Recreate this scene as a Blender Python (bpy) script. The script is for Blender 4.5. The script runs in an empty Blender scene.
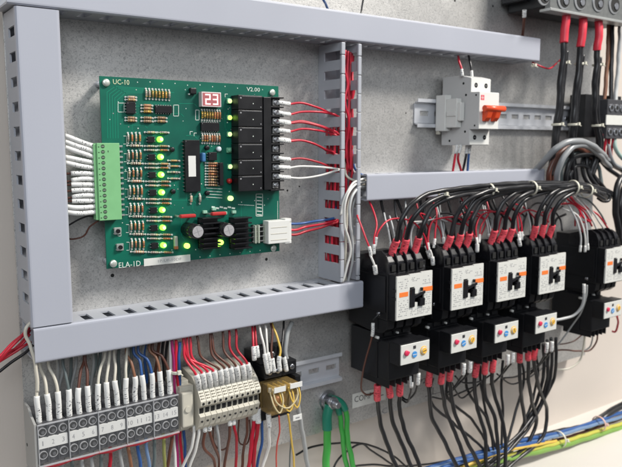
import bpy, bmesh, math, random
from mathutils import Vector, Matrix
random.seed(7)
R = random.Random(11)
scene = bpy.context.scene
COL = scene.collection

# ---------------------------------------------------------------- camera model (units: mm, X right, h off the plate, Z up)
CX, CY, F, D = 311.0, 233.5, 690.0, 635.0
def _v(a): return Vector(a)
_vx = Vector((1300 - CX, CY - 145, F)).normalized()
_ez = -Vector((4.0, -((F * F + 989 * 4) / 88.5), F)).normalized()
_ex = (_vx - _vx.dot(_ez) * _ez).normalized()
_n = _ex.cross(_ez)
if _n.z < 0: _n = -_n
def at(px, py, h=0.0):
    """photograph pixel -> real point (mm) at height h above the mounting plate"""
    r = Vector((px - CX, CY - py, F)); p = r * ((D - h) / r.dot(_n))
    return (p.dot(_ex), h, p.dot(_ez))
def rect(px0, py0, px1, py1, h):
    xm, ym = (px0 + px1) / 2, (py0 + py1) / 2
    return at(px0, ym, h)[0], at(px1, ym, h)[0], at(xm, py1, h)[2], at(xm, py0, h)[2]

# ---------------------------------------------------------------- materials
MATS = {}
def mat(name, col, rough=0.5, metal=0.0, var=0.08, vscale=60, bump=0.0, bscale=400, emit=0.0, ecol=None,
        trans=0.0, alpha=1.0, coat=0.0, spec=0.5):
    if name in MATS: return MATS[name]
    m = bpy.data.materials.new(name); m.use_nodes = True
    nt = m.node_tree; b = nt.nodes['Principled BSDF']
    tc = nt.nodes.new('ShaderNodeTexCoord')
    no = nt.nodes.new('ShaderNodeTexNoise'); no.inputs['Scale'].default_value = vscale; no.inputs['Detail'].default_value = 5
    nt.links.new(tc.outputs['Object'], no.inputs['Vector'])
    mr = nt.nodes.new('ShaderNodeMapRange'); mr.inputs['To Min'].default_value = 1 - var; mr.inputs['To Max'].default_value = 1 + var
    nt.links.new(no.outputs['Fac'], mr.inputs['Value'])
    mx = nt.nodes.new('ShaderNodeVectorMath'); mx.operation = 'SCALE'; mx.inputs[0].default_value = col
    nt.links.new(mr.outputs['Result'], mx.inputs['Scale']); nt.links.new(mx.outputs['Vector'], b.inputs['Base Color'])
    mr2 = nt.nodes.new('ShaderNodeMapRange'); mr2.inputs['To Min'].default_value = max(0, rough - .1); mr2.inputs['To Max'].default_value = min(1, rough + .1)
    nt.links.new(no.outputs['Fac'], mr2.inputs['Value']); nt.links.new(mr2.outputs['Result'], b.inputs['Roughness'])
    b.inputs['Metallic'].default_value = metal
    b.inputs['Specular IOR Level'].default_value = spec
    if coat: b.inputs['Coat Weight'].default_value = coat
    if trans: b.inputs['Transmission Weight'].default_value = trans
    if alpha < 1: b.inputs['Alpha'].default_value = alpha
    if emit:
        b.inputs['Emission Color'].default_value = (*(ecol or col), 1); b.inputs['Emission Strength'].default_value = emit
    if bump:
        n2 = nt.nodes.new('ShaderNodeTexNoise'); n2.inputs['Scale'].default_value = bscale; n2.inputs['Detail'].default_value = 3
        nt.links.new(tc.outputs['Object'], n2.inputs['Vector'])
        bp = nt.nodes.new('ShaderNodeBump'); bp.inputs['Strength'].default_value = bump; bp.inputs['Distance'].default_value = 0.0005
        nt.links.new(n2.outputs['Fac'], bp.inputs['Height']); nt.links.new(bp.outputs['Normal'], b.inputs['Normal'])
    MATS[name] = m
    return m

DUCT = mat('duct_grey_pvc', (.375, .39, .445), .40, var=.06, vscale=9, bump=.05, bscale=900)
DUCTW = mat('duct_wall_grey', (.36, .375, .41), .5, var=.05, vscale=30)
BLACK = mat('black_plastic', (.006, .0063, .008), .42, var=.3, vscale=80, bump=.12, bscale=1500, spec=.42)
BLACKS = mat('black_gloss_plastic', (.008, .008, .010), .25, var=.2, vscale=90)
WHITEP = mat('white_plastic', (.66, .66, .63), .5, var=.05, vscale=50)
LABEL = mat('printed_label', (.62, .62, .585), .5, var=.05, vscale=120)
CREAM = mat('cream_plastic', (.50, .475, .40), .5, var=.08, vscale=90)
BREAKER = mat('breaker_grey', (.52, .52, .51), .5, var=.04, vscale=60)
ORANGE = mat('orange_print', (.80, .19, .035), .5, var=.05)
TOGGLE = mat('toggle_orange_red', (.78, .085, .025), .35, var=.06)
STEEL = mat('zinc_steel', (.62, .63, .66), .3, 1.0, var=.12, vscale=150, bump=.1)
RAIL = mat('rail_aluminium', (.60, .615, .65), .38, .35, var=.08, vscale=70)
INK = mat('printing_ink', (.03, .03, .035), .7)
INKG = mat('grey_print', (.24, .24, .25), .7)
SILK = mat('silkscreen_white', (.60, .66, .60), .6)
SOLDER = mat('solder', (.60, .60, .58), .35, .8)
GREENC = mat('green_connector', (.185, .44, .20), .45, var=.08, vscale=120)
TAN = mat('resistor_tan', (.42, .28, .16), .5, var=.25, vscale=300)
PALE = mat('resistor_pale', (.50, .45, .37), .5, var=.25, vscale=300)
RUST = mat('resistor_rust', (.42, .15, .06), .5, var=.25, vscale=300)
GOLD = mat('gold_part', (.50, .33, .07), .35, .3, var=.2)
BAND = mat('resistor_band', (.09, .035, .02), .5)
REDC = mat('red_component', (.42, .03, .03), .35)
BLUEC = mat('blue_component', (.05, .16, .34), .35)
LEDON = mat('led_green_lit', (.12, .65, .05), .3, emit=3.4, ecol=(.20, 1.0, .045))
LEDY = mat('led_yellow_lit', (.4, .6, .08), .3, emit=3.2, ecol=(.50, 1.0, .10))
LEDP = mat('led_pale_lit', (.5, .65, .2), .3, emit=1.5, ecol=(.68, 1.0, .35))
LEDOFF = mat('led_green_off', (.15, .42, .26), .35)
LEDC = mat('led_core', (.7, .9, .4), .3, emit=9.0, ecol=(.62, 1.0, .35))
LEDR = mat('led_red', (.45, .02, .02), .3)
DIGF = mat('display_face', (.38, .12, .13), .35, var=.05)
DIGB = mat('display_body', (.60, .52, .52), .4)
DIG = mat('display_digit_lit', (.9, .5, .45), .5, emit=1.5, ecol=(1.0, .55, .50))
W_RED = mat('wire_red', (.50, .012, .035), .38, var=.12, vscale=100)
W_CRIM = mat('wire_crimson', (.36, .008, .022), .4, var=.12, vscale=100)
W_BLACK = mat('wire_black', (.014, .014, .016), .33, var=.2, vscale=100)
W_WHITE = mat('wire_white', (.64, .63, .60), .4, var=.06)
W_CREAM = mat('wire_cream', (.56, .53, .45), .4, var=.06)
W_GREY = mat('wire_grey', (.30, .31, .31), .4, var=.1)
W_LGREY = mat('wire_light_grey', (.46, .47, .47), .38, var=.1)
W_ARC = mat('cable_grey', (.25, .26, .27), .36, var=.1)
W_DGREY = mat('wire_slate', (.10, .125, .125), .4, var=.1)
W_BROWN = mat('wire_brown', (.10, .035, .022), .42, var=.15)
W_TAN = mat('wire_tan', (.22, .10, .055), .42, var=.15)
W_BLUE = mat('wire_blue', (.025, .085, .26), .38, var=.12)
W_LBLUE = mat('wire_pale_blue', (.14, .22, .36), .38, var=.12)
W_PURP = mat('wire_magenta', (.30, .02, .12), .38)
W_GREEN = mat('wire_green', (.05, .36, .06), .36, var=.1)
W_EARTH = mat('earth_cable_green', (.17, .31, .06), .4, var=.1)
W_TEAL = mat('sleeve_teal', (.01, .19, .12), .38, var=.1)
W_YEL = mat('wire_yellow', (.60, .40, .07), .4)
TIE = mat('nylon_tie', (.62, .60, .50), .4)
AMBER = mat('amber_cover', (.62, .42, .16), .12, var=.1, alpha=.2)
COILM = mat('copper_coil', (.26, .09, .035), .35, .4, var=.3, vscale=500)
CLEAR = mat('clear_cover', (.65, .67, .70), .08, var=.0, alpha=.03)
CLEARE = mat('clear_cover_edge', (.55, .56, .58), .15, var=.0, alpha=.42)
GREYM = mat('terminal_grey', (.04, .042, .046), .4, var=.15, vscale=120)
METB = mat('distribution_grey', (.165, .172, .17), .4, .25, var=.25, vscale=220, bump=.25, bscale=900)
HOLE = mat('dark_recess', (.006, .006, .006), .8)
SLEEVER = mat('red_sleeve', (.62, .03, .055), .42, var=.08, vscale=150)

def galv():
    m = bpy.data.materials.new('galvanised_plate'); m.use_nodes = True
    nt = m.node_tree; b = nt.nodes['Principled BSDF']; L = nt.links.new
    tc = nt.nodes.new('ShaderNodeTexCoord')
    n1 = nt.nodes.new('ShaderNodeTexNoise'); n1.inputs['Scale'].default_value = 520; n1.inputs['Detail'].default_value = 4; n1.inputs['Distortion'].default_value = 1.2
    L(tc.outputs['Object'], n1.inputs['Vector'])
    cr = nt.nodes.new('ShaderNodeValToRGB'); cr.color_ramp.elements[0].position = .30; cr.color_ramp.elements[0].color = (.38, .38, .375, 1)
    cr.color_ramp.elements[1].position = .52; cr.color_ramp.elements[1].color = (.64, .63, .61, 1)
    L(n1.outputs['Fac'], cr.inputs['Fac'])
    n2 = nt.nodes.new('ShaderNodeTexNoise'); n2.inputs['Scale'].default_value = 9; n2.inputs['Detail'].default_value = 6
    L(tc.outputs['Object'], n2.inputs['Vector'])
    mr = nt.nodes.new('ShaderNodeMapRange'); mr.inputs['From Min'].default_value = .3; mr.inputs['From Max'].default_value = .7
    mr.inputs['To Min'].default_value = .90; mr.inputs['To Max'].default_value = 1.06
    L(n2.outputs['Fac'], mr.inputs['Value'])
    sc = nt.nodes.new('ShaderNodeVectorMath'); sc.operation = 'SCALE'; L(cr.outputs['Color'], sc.inputs[0]); L(mr.outputs['Result'], sc.inputs['Scale'])
    vo = nt.nodes.new('ShaderNodeTexVoronoi'); vo.inputs['Scale'].default_value = 95; L(tc.outputs['Object'], vo.inputs['Vector'])
    vs_ = nt.nodes.new('ShaderNodeSeparateColor'); L(vo.outputs['Color'], vs_.inputs[0])
    vm = nt.nodes.new('ShaderNodeMapRange'); vm.inputs['To Min'].default_value = .93; vm.inputs['To Max'].default_value = 1.04; L(vs_.outputs[0], vm.inputs['Value'])
    s2 = nt.nodes.new('ShaderNodeVectorMath'); s2.operation = 'SCALE'; L(sc.outputs['Vector'], s2.inputs[0]); L(vm.outputs['Result'], s2.inputs['Scale'])
    mpk = nt.nodes.new('ShaderNodeMapping'); mpk.inputs['Rotation'].default_value = (0, .5, 0); mpk.inputs['Scale'].default_value = (7, 1, 330); L(tc.outputs['Object'], mpk.inputs['Vector'])
    nk = nt.nodes.new('ShaderNodeTexNoise'); nk.inputs['Scale'].default_value = 1.6; nk.inputs['Detail'].default_value = 2; L(mpk.outputs['Vector'], nk.inputs['Vector'])
    gk = nt.nodes.new('ShaderNodeMapRange'); gk.inputs['From Min'].default_value = .70; gk.inputs['From Max'].default_value = .76; gk.inputs['To Min'].default_value = 1.0; gk.inputs['To Max'].default_value = .72; L(nk.outputs['Fac'], gk.inputs['Value'])
    s3 = nt.nodes.new('ShaderNodeVectorMath'); s3.operation = 'SCALE'; L(s2.outputs['Vector'], s3.inputs[0]); L(gk.outputs['Result'], s3.inputs['Scale'])
    L(s3.outputs['Vector'], b.inputs['Base Color'])
    b.inputs['Metallic'].default_value = .68
    m2 = nt.nodes.new('ShaderNodeMapRange'); m2.inputs['To Min'].default_value = .31; m2.inputs['To Max'].default_value = .46
    L(n2.outputs['Fac'], m2.inputs['Value']); L(m2.outputs['Result'], b.inputs['Roughness'])
    # brushed scratches
    mp = nt.nodes.new('ShaderNodeMapping'); mp.inputs['Scale'].default_value = (6, 1, 240)
    L(tc.outputs['Object'], mp.inputs['Vector'])
    n3 = nt.nodes.new('ShaderNodeTexNoise'); n3.inputs['Scale'].default_value = 4; n3.inputs['Detail'].default_value = 6; L(mp.outputs['Vector'], n3.inputs['Vector'])
    ad = nt.nodes.new('ShaderNodeMath'); ad.operation = 'ADD'; L(n1.outputs['Fac'], ad.inputs[0])
    ml = nt.nodes.new('ShaderNodeMath'); ml.operation = 'MULTIPLY'; ml.inputs[1].default_value = .35; L(n3.outputs['Fac'], ml.inputs[0]); L(ml.outputs[0], ad.inputs[1])
    bp = nt.nodes.new('ShaderNodeBump'); bp.inputs['Strength'].default_value = .26; bp.inputs['Distance'].default_value = .0005
    L(ad.outputs[0], bp.inputs['Height']); L(bp.outputs['Normal'], b.inputs['Normal'])
    return m
def paint_wall(name, col):
    return mat(name, col, .5, var=.05, vscale=7, bump=.15, bscale=500)
def marker(name, base, ink):
    """printed marker sleeve: small dark characters round the tube, from its UVs (mm)"""
    m = bpy.data.materials.new(name); m.use_nodes = True
    nt = m.node_tree; b = nt.nodes['Principled BSDF']; L = nt.links.new
    uv = nt.nodes.new('ShaderNodeUVMap')
    mp = nt.nodes.new('ShaderNodeMapping'); mp.inputs['Scale'].default_value = (5.2, .95, 1); L(uv.outputs['UV'], mp.inputs['Vector'])
    oi = nt.nodes.new('ShaderNodeObjectInfo')
    ad = nt.nodes.new('ShaderNodeVectorMath'); ad.operation = 'ADD'; L(mp.outputs['Vector'], ad.inputs[0])
    cb = nt.nodes.new('ShaderNodeCombineXYZ'); mm = nt.nodes.new('ShaderNodeMath'); mm.operation = 'MULTIPLY'; mm.inputs[1].default_value = 37
    L(oi.outputs['Random'], mm.inputs[0]); L(mm.outputs[0], cb.inputs['X']); L(cb.outputs['Vector'], ad.inputs[1])
    no = nt.nodes.new('ShaderNodeTexNoise'); no.inputs['Scale'].default_value = 1.0; no.inputs['Detail'].default_value = 1.5; L(ad.outputs['Vector'], no.inputs['Vector'])
    th = nt.nodes.new('ShaderNodeMath'); th.operation = 'GREATER_THAN'; th.inputs[1].default_value = .61; L(no.outputs['Fac'], th.inputs[0])
    sx = nt.nodes.new('ShaderNodeSeparateXYZ'); L(uv.outputs['UV'], sx.inputs[0])
    w1 = nt.nodes.new('ShaderNodeMath'); w1.operation = 'GREATER_THAN'; w1.inputs[1].default_value = 2.2; L(sx.outputs['Y'], w1.inputs[0])
    w2 = nt.nodes.new('ShaderNodeMath'); w2.operation = 'LESS_THAN'; w2.inputs[1].default_value = 19; L(sx.outputs['Y'], w2.inputs[0])
    p1 = nt.nodes.new('ShaderNodeMath'); p1.operation = 'MULTIPLY'; L(th.outputs[0], p1.inputs[0]); L(w1.outputs[0], p1.inputs[1])
    p2 = nt.nodes.new('ShaderNodeMath'); p2.operation = 'MULTIPLY'; L(p1.outputs[0], p2.inputs[0]); L(w2.outputs[0], p2.inputs[1])
    mx = nt.nodes.new('ShaderNodeMix'); mx.data_type = 'RGBA'; mx.inputs[6].default_value = (*base, 1); mx.inputs[7].default_value = (*ink, 1)
    L(p2.outputs[0], mx.inputs[0]); L(mx.outputs[2], b.inputs['Base Color']); b.inputs['Roughness'].default_value = .45
    MATS[name] = m
    return m
MARKW = marker('white_marker_sleeve', (.68, .68, .66), (.13, .13, .14))
MARKR = marker('red_marker_sleeve', (.68, .075, .10), (.17, .01, .015))
GALV = galv()
BEIGE = paint_wall('beige_cabinet_paint', (.57, .515, .465))
BEIGE2 = paint_wall('cabinet_floor_paint', (.60, .57, .53))

def pcb_mat():
    m = bpy.data.materials.new('green_solder_mask'); m.use_nodes = True
    nt = m.node_tree; b = nt.nodes['Principled BSDF']; L = nt.links.new
    tc = nt.nodes.new('ShaderNodeTexCoord')
    n = nt.nodes.new('ShaderNodeTexNoise'); n.inputs['Scale'].default_value = 22; n.inputs['Detail'].default_value = 3; L(tc.outputs['Object'], n.inputs['Vector'])
    cr = nt.nodes.new('ShaderNodeValToRGB'); cr.color_ramp.elements[0].position = .35; cr.color_ramp.elements[0].color = (.0, .078, .055, 1)
    cr.color_ramp.elements[1].position = .65; cr.color_ramp.elements[1].color = (.0, .125, .078, 1)
    L(n.outputs['Fac'], cr.inputs['Fac']); L(cr.outputs['Color'], b.inputs['Base Color'])
    b.inputs['Roughness'].default_value = .38
    return m
PCB = pcb_mat()
TRACE = mat('copper_under_mask', (.004, .18, .11), .35, var=.1)

# ---------------------------------------------------------------- mesh builder (mm in, metres out)
class MB:
    def __init__(s): s.bm = bmesh.new(); s.uv = s.bm.loops.layers.uv.new('UVMap'); s.mats = ['default']
    def mi(s, m):
        if m is None: return 0
        if m not in s.mats: s.mats.append(m)
        return s.mats.index(m)
    def box(s, x0, x1, h0, h1, z0, z1, m=None, bev=0.0, seg=2):
        if x1 < x0: x0, x1 = x1, x0
        if z1 < z0: z0, z1 = z1, z0
        v = [s.bm.verts.new((x, -h, z)) for x in (x0, x1) for h in (h0, h1) for z in (z0, z1)]
        fs = []
        for q in ((0, 1, 3, 2), (4, 6, 7, 5), (0, 4, 5, 1), (2, 3, 7, 6), (0, 2, 6, 4), (1, 5, 7, 3)):
            f = s.bm.faces.new([v[i] for i in q]); f.material_index = s.mi(m); fs.append(f)
        bmesh.ops.recalc_face_normals(s.bm, faces=fs)
        if bev > 0:
            es = list({e for f in fs for e in f.edges})
            bmesh.ops.bevel(s.bm, geom=es, offset=min(bev, (x1 - x0) * .45, (h1 - h0) * .45, (z1 - z0) * .45), segments=seg, affect='EDGES', profile=.6, material=-1)
        return s
    def prism_x(s, prof, x0, x1, m=None, bev=0.0):
        """prof: list of (h,z) extruded along X"""
        a = [s.bm.verts.new((x0, -h, z)) for h, z in prof]; b = [s.bm.verts.new((x1, -h, z)) for h, z in prof]
        return s._ext(a, b, m, bev)
    def prism_h(s, prof, h0, h1, m=None, bev=0.0):
        """prof: list of (x,z) extruded off the plate"""
        a = [s.bm.verts.new((x, -h0, z)) for x, z in prof]; b = [s.bm.verts.new((x, -h1, z)) for x, z in prof]
        return s._ext(a, b, m, bev)
    def _ext(s, a, b, m, bev):
        fs = [s.bm.faces.new(a), s.bm.faces.new(b[::-1])]
        n = len(a)
        for i in range(n): fs.append(s.bm.faces.new((a[i], b[i], b[(i + 1) % n], a[(i + 1) % n])))
        for f in fs: f.material_index = s.mi(m)
        bmesh.ops.recalc_face_normals(s.bm, faces=fs)
        if bev:
            es = list({e for f in fs for e in f.edges})
            bmesh.ops.bevel(s.bm, geom=es, offset=bev, segments=2, affect='EDGES', profile=.6, material=-1)
        return s
    def cyl(s, x, z, h0, h1, r, m=None, n=20, r2=None, dome=0.0):
        """cylinder standing off the plate"""
        r2 = r if r2 is None else r2
        rings = [(h0, r), (h1, r2)]
        if dome:
            for k in (1, 2, 3):
                a = k / 3 * math.pi / 2; rings.append((h1 + dome * math.sin(a), max(.02, r2 * math.cos(a))))
        return s._rings([((x, -h, z), (1, 0, 0), (0, 0, 1), rr) for h, rr in rings], m, n)
    def cylaxis(s, p0, p1, r, m=None, n=12, r2=None):
        p0 = Vector((p0[0], -p0[1], p0[2])); p1 = Vector((p1[0], -p1[1], p1[2])); d = (p1 - p0).normalized()
        u = d.orthogonal().normalized(); w = d.cross(u)
        return s._rings([(p0, u, w, r), (p1, u, w, r if r2 is None else r2)], m, n)
    def _rings(s, rings, m, n, smooth=True):
        vs = []
        for c, u, w, r in rings:
            c = Vector(c); u = Vector(u); w = Vector(w)
            vs.append([s.bm.verts.new(c + (u * math.cos(2 * math.pi * k / n) + w * math.sin(2 * math.pi * k / n)) * r) for k in range(n)])
        fs = []
        for a, b in zip(vs, vs[1:]):
            for k in range(n):
                f = s.bm.faces.new((a[k], a[(k + 1) % n], b[(k + 1) % n], b[k])); f.smooth = smooth; fs.append(f)
        fs.append(s.bm.faces.new(vs[0][::-1])); fs.append(s.bm.faces.new(vs[-1]))
        for f in fs: f.material_index = s.mi(m)
        bmesh.ops.recalc_face_normals(s.bm, faces=fs)
        return s
    def tube(s, path, r, m=None, n=9, taper=None):
        """path: list of Vector in builder space"""
        P = path; N = len(P)
        T = [(P[min(i + 1, N - 1)] - P[max(i - 1, 0)]).normalized() for i in range(N)]
        u = T[0].orthogonal().normalized(); vs = []; ln = 0; lens = []
        for i in range(N):
            if i: ln += (P[i] - P[i - 1]).length
            lens.append(ln)
            u = (u - u.dot(T[i]) * T[i]).normalized(); w = T[i].cross(u)
            rr = r if taper is None else r * taper(i / (N - 1))
            vs.append([s.bm.verts.new(P[i] + (u * math.cos(2 * math.pi * k / n) + w * math.sin(2 * math.pi * k / n)) * rr) for k in range(n)])
        fs = []; mi = s.mi(m)
        for i in range(N - 1):
            for k in range(n):
                f = s.bm.faces.new((vs[i][k], vs[i][(k + 1) % n], vs[i + 1][(k + 1) % n], vs[i + 1][k])); f.smooth = True; f.material_index = mi; fs.append(f)
                us = (k / n, (k + 1) / n, (k + 1) / n, k / n); ls = (lens[i], lens[i], lens[i + 1], lens[i + 1])
                for lp, a, b in zip(f.loops, us, ls): lp[s.uv].uv = (a, b)
        for f in (s.bm.faces.new(vs[0][::-1]), s.bm.faces.new(vs[-1])): f.material_index = mi; fs.append(f)
        bmesh.ops.recalc_face_normals(s.bm, faces=fs)
        return s
    def grid(s, us, vs, holes, plane, c0, c1, m=None):
        """solid sheet with rectangular holes. plane 'xh' (normal Z), 'zh' (normal X), 'xz' (normal h)"""
        def V(u, v, c):
            return {'xh': (u, -v, c), 'zh': (c, -v, u), 'xz': (u, -c, v)}[plane]
        nu, nv = len(us) - 1, len(vs) - 1
        full = lambda i, j: 0 <= i < nu and 0 <= j < nv and (i, j) not in holes
        cache = {}
        def G(i, j, k):
            if (i, j, k) not in cache: cache[(i, j, k)] = s.bm.verts.new(V(us[i], vs[j], (c0, c1)[k]))
            return cache[(i, j, k)]
        fs = []
        for i in range(nu):
            for j in range(nv):
                if not full(i, j): continue
                for k in (0, 1):
                    fs.append(s.bm.faces.new((G(i, j, k), G(i + 1, j, k), G(i + 1, j + 1, k), G(i, j + 1, k))))
                if not full(i - 1, j): fs.append(s.bm.faces.new((G(i, j, 0), G(i, j + 1, 0), G(i, j + 1, 1), G(i, j, 1))))
                if not full(i + 1, j): fs.append(s.bm.faces.new((G(i + 1, j, 0), G(i + 1, j + 1, 0), G(i + 1, j + 1, 1), G(i + 1, j, 1))))
                if not full(i, j - 1): fs.append(s.bm.faces.new((G(i, j, 0), G(i + 1, j, 0), G(i + 1, j, 1), G(i, j, 1))))
                if not full(i, j + 1): fs.append(s.bm.faces.new((G(i, j + 1, 0), G(i + 1, j + 1, 0), G(i + 1, j + 1, 1), G(i, j + 1, 1))))
        for f in fs: f.material_index = s.mi(m)
        bmesh.ops.recalc_face_normals(s.bm, faces=fs)
        return s
    def text(s, txt, x, z, h, size, m, width=None, slant=0.0):
        """flat lettering on a face parallel to the plate; x,z = lower left (mm), size = cap height"""
        key = txt
        if key not in TXT:
            cu = bpy.data.curves.new('t', 'FONT'); cu.body = txt; cu.size = 1; cu.resolution_u = 2
            ob = bpy.data.objects.new('t', cu); COL.objects.link(ob)
            bpy.context.view_layer.update()
            me = bpy.data.meshes.new_from_object(ob.evaluated_get(bpy.context.evaluated_depsgraph_get()))
            TXT[key] = ([tuple(v.co) for v in me.vertices], [tuple(p.vertices) for p in me.polygons])
            bpy.data.objects.remove(ob); bpy.data.meshes.remove(me)
        vv, pp = TXT[key]
        if not vv: return s
        mxx = max(v[0] for v in vv); mnx = min(v[0] for v in vv); mxy = max(v[1] for v in vv)
        sy = size / mxy; sx = sy if width is None else width / (mxx - mnx)
        nv = [s.bm.verts.new((x + (v[0] - mnx) * sx + slant * v[1], -h, z + v[1] * sy)) for v in vv]
        for p in pp:
            try: f = s.bm.faces.new([nv[i] for i in p]); f.material_index = s.mi(m)
            except ValueError: pass
        return s
    def build(s, name, m=None, parent=None):
        o0 = Vector((0, 0, 0)) if parent is None else ORG[parent.name]
        for v in s.bm.verts: v.co = (v.co - o0) * .001
        me = bpy.data.meshes.new(name); s.bm.to_mesh(me); s.bm.free()
        s.mats[0] = m
        for q in s.mats: me.materials.append(q)
        ob = bpy.data.objects.new(name, me); COL.objects.link(ob)
        if parent is not None: ob.parent = parent
        ORG[ob.name] = o0
        return ob
TXT = {}; ORG = {}; LABELS = {}
def tag(o, label, cat, group=None):
    o['label'] = label; o['category'] = cat
    if group: o['group'] = group
    return o
def thing(name, label, cat, loc, group=None):
    o = bpy.data.objects.new(name, None); COL.objects.link(o); o.empty_display_size = .01
    o.location = (loc[0] * .001, -loc[1] * .001, loc[2] * .001)
    ORG[o.name] = Vector((loc[0], -loc[1], loc[2]))
    return tag(o, label, cat, group)
def struct(o): o['kind'] = 'structure'; return o
def copy_tree(o, dx, dh, dz, label):
    c = o.copy(); COL.objects.link(c); c.location = o.location + Vector((dx, -dh, dz)) * .001; c['label'] = label
    ORG[c.name] = ORG[o.name] + Vector((dx, -dh, dz))
    for ch in o.children:
        k = ch.copy(); COL.objects.link(k); k.parent = c
        for g in ch.children:
            q = g.copy(); COL.objects.link(q); q.parent = k
    return c
ORD = ['first', 'second', 'third', 'fourth', 'fifth', 'sixth', 'seventh', 'eighth', 'ninth', 'tenth', 'eleventh', 'twelfth', 'thirteenth', 'fourteenth', 'fifteenth', 'sixteenth', 'seventeenth', 'eighteenth']

# ---------------------------------------------------------------- wires
def spline(pts, step=2.2):
    P = [Vector((p[0], -p[1], p[2])) for p in pts]
    if len(P) == 2: P = [P[0], P[0].lerp(P[1], .5), P[1]]
    Q = [P[0] * 2 - P[1]] + P + [P[-1] * 2 - P[-2]]; out = []
    for i in range(1, len(Q) - 2):
        a, b, c, d = Q[i - 1:i + 3]
        t0 = 0; t1 = t0 + (b - a).length ** .5; t2 = t1 + (c - b).length ** .5; t3 = t2 + (d - c).length ** .5
        n = max(2, int((c - b).length / step))
        for k in range(n):
            t = t1 + (t2 - t1) * k / n
            A1 = a * ((t1 - t) / (t1 - t0)) + b * ((t - t0) / (t1 - t0)); A2 = b * ((t2 - t) / (t2 - t1)) + c * ((t - t1) / (t2 - t1)); A3 = c * ((t3 - t) / (t3 - t2)) + d * ((t - t2) / (t3 - t2))
            B1 = A1 * ((t2 - t) / (t2 - t0)) + A2 * ((t - t0) / (t2 - t0)); B2 = A2 * ((t3 - t) / (t3 - t1)) + A3 * ((t - t1) / (t3 - t1))
            out.append(B1 * ((t2 - t) / (t2 - t1)) + B2 * ((t - t1) / (t2 - t1)))
    out.append(P[-1])
    return out
def wobble(path, r):
    ph = [R.uniform(0, 6.28) for _ in range(6)]; f = R.uniform(.10, .16); a = min(.55, .12 + r * .13); ln = 0; out = [path[0]]
    for p, q in zip(path, path[1:]):
        ln += (q - p).length; e = min(1, ln / 12)
        out.append(q + Vector((math.sin(ln * f + ph[0]) + .5 * math.sin(ln * f * 2.3 + ph[1]), math.sin(ln * f * .9 + ph[2]), .4 * math.sin(ln * f * 1.4 + ph[3]))) * a * e)
    return out
def cut(path, L):
    """split off the first L mm"""
    a = [path[0]]; ln = 0
    for i in range(1, len(path)):
        d = (path[i] - path[i - 1]).length
        if ln + d >= L:
            p = path[i - 1].lerp(path[i], (L - ln) / d if d else 0); a.append(p); return a, [p] + path[i:]
        ln += d; a.append(path[i])
    return path[:-1], path[-2:]
def resamp(path, k=5):
    if len(path) >= k: return path
    o = []
    for a, b in zip(path, path[1:]):
        for j in range(3): o.append(a.lerp(b, j / 3))
    return o + [path[-1]]
def wire(name, label, cat, m, r, pts, s=None, e=None, group=None, raw=False, n=9):
    """pts: (px,py,h) unless raw. s/e = (length, radius, material, part name)"""
    pp = pts if raw else [at(*p) for p in pts]
    path = wobble(spline(pp), r)
    if not s and not e:
        return tag(MB().tube(path, r, m, n).build(name, m), label, cat, group)
    root = thing(name, label, cat, pp[0], group)
    MB().tube(path, r, m, n).build('conductor', m, root)
    for sp, pa in ((s, path), (e, path[::-1])):
        if not sp: continue
        L, rr, mm, nm = sp
        a, _ = cut(pa, L)
        MB().tube(resamp(a), rr, mm, n + 1).build(nm, mm, root)
    return root
def jit(pts, dx, dy, dh=0): return [(p[0] + dx, p[1] + dy, p[2] + dh) for p in pts]
def tie(label, c, axis, r, group='nylon cable ties', m=None, w=2.4, head=True, name='cable_tie'):
    """band round a bundle: c=(X,h,Z) mm, axis = direction (X,h,Z), r = (ru) radius"""
    c = Vector((c[0], -c[1], c[2])); d = Vector((axis[0], -axis[1], axis[2])).normalized(); u = d.orthogonal().normalized(); v = d.cross(u)
    b = MB(); ring = [c + (u * math.cos(a) + v * math.sin(a)) * r for a in [2 * math.pi * k / 24 for k in range(25)]]
    for off in (-w / 3, 0, w / 3): b.tube([p + d * off for p in ring], .75, m or TIE, 6)
    if head:
        q = c + Vector((.3, -1, .1)).normalized() * r
        b.box(q.x - 1.8, q.x + 1.8, -q.y - .5, -q.y + 2.6, q.z - 2, q.z + 2, m or TIE, .4)
        b.cylaxis((q.x, -q.y, q.z), (q.x + 3.0, -q.y + 3, q.z - 3), .7, m or TIE, 6)
    return tag(b.build(name, m or TIE), label, 'cable tie', group)
# ================================================================ SETTING
b = MB().box(131.5, 992, -2.5, 0, -338.5, 330)
plate = struct(b.build('mounting_plate', GALV))
b = MB().box(-900, 2600, -40, -28, -458, 900)
struct(b.build('cabinet_back_wall', BEIGE))
b = MB().box(-900, 2600, -28, 150, -470, -458)
struct(b.build('cabinet_floor', BEIGE2))
# folded flange of the plate along its bottom edge
struct(MB().box(131.5, 992, -24, -2.5, -338.5, -336.2).build('plate_bottom_flange', GALV))
b = MB()
for px, py, r in ((112.5, 275.5, 1.8), (266.5, 259.3, 1.7), (287.5, 190.5, 1.2), (299.5, 186.5, 1.0), (406, 113, 1.0), (55.5, 226, 1.4), (455, 0.5, 1.6), (493, 6, 1.4)):
    x, _, z = at(px, py, 0.2); b.cyl(x, z, -2, .12, r, HOLE, 14)
struct(b.build('drilled_holes_in_plate', HOLE))

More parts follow.
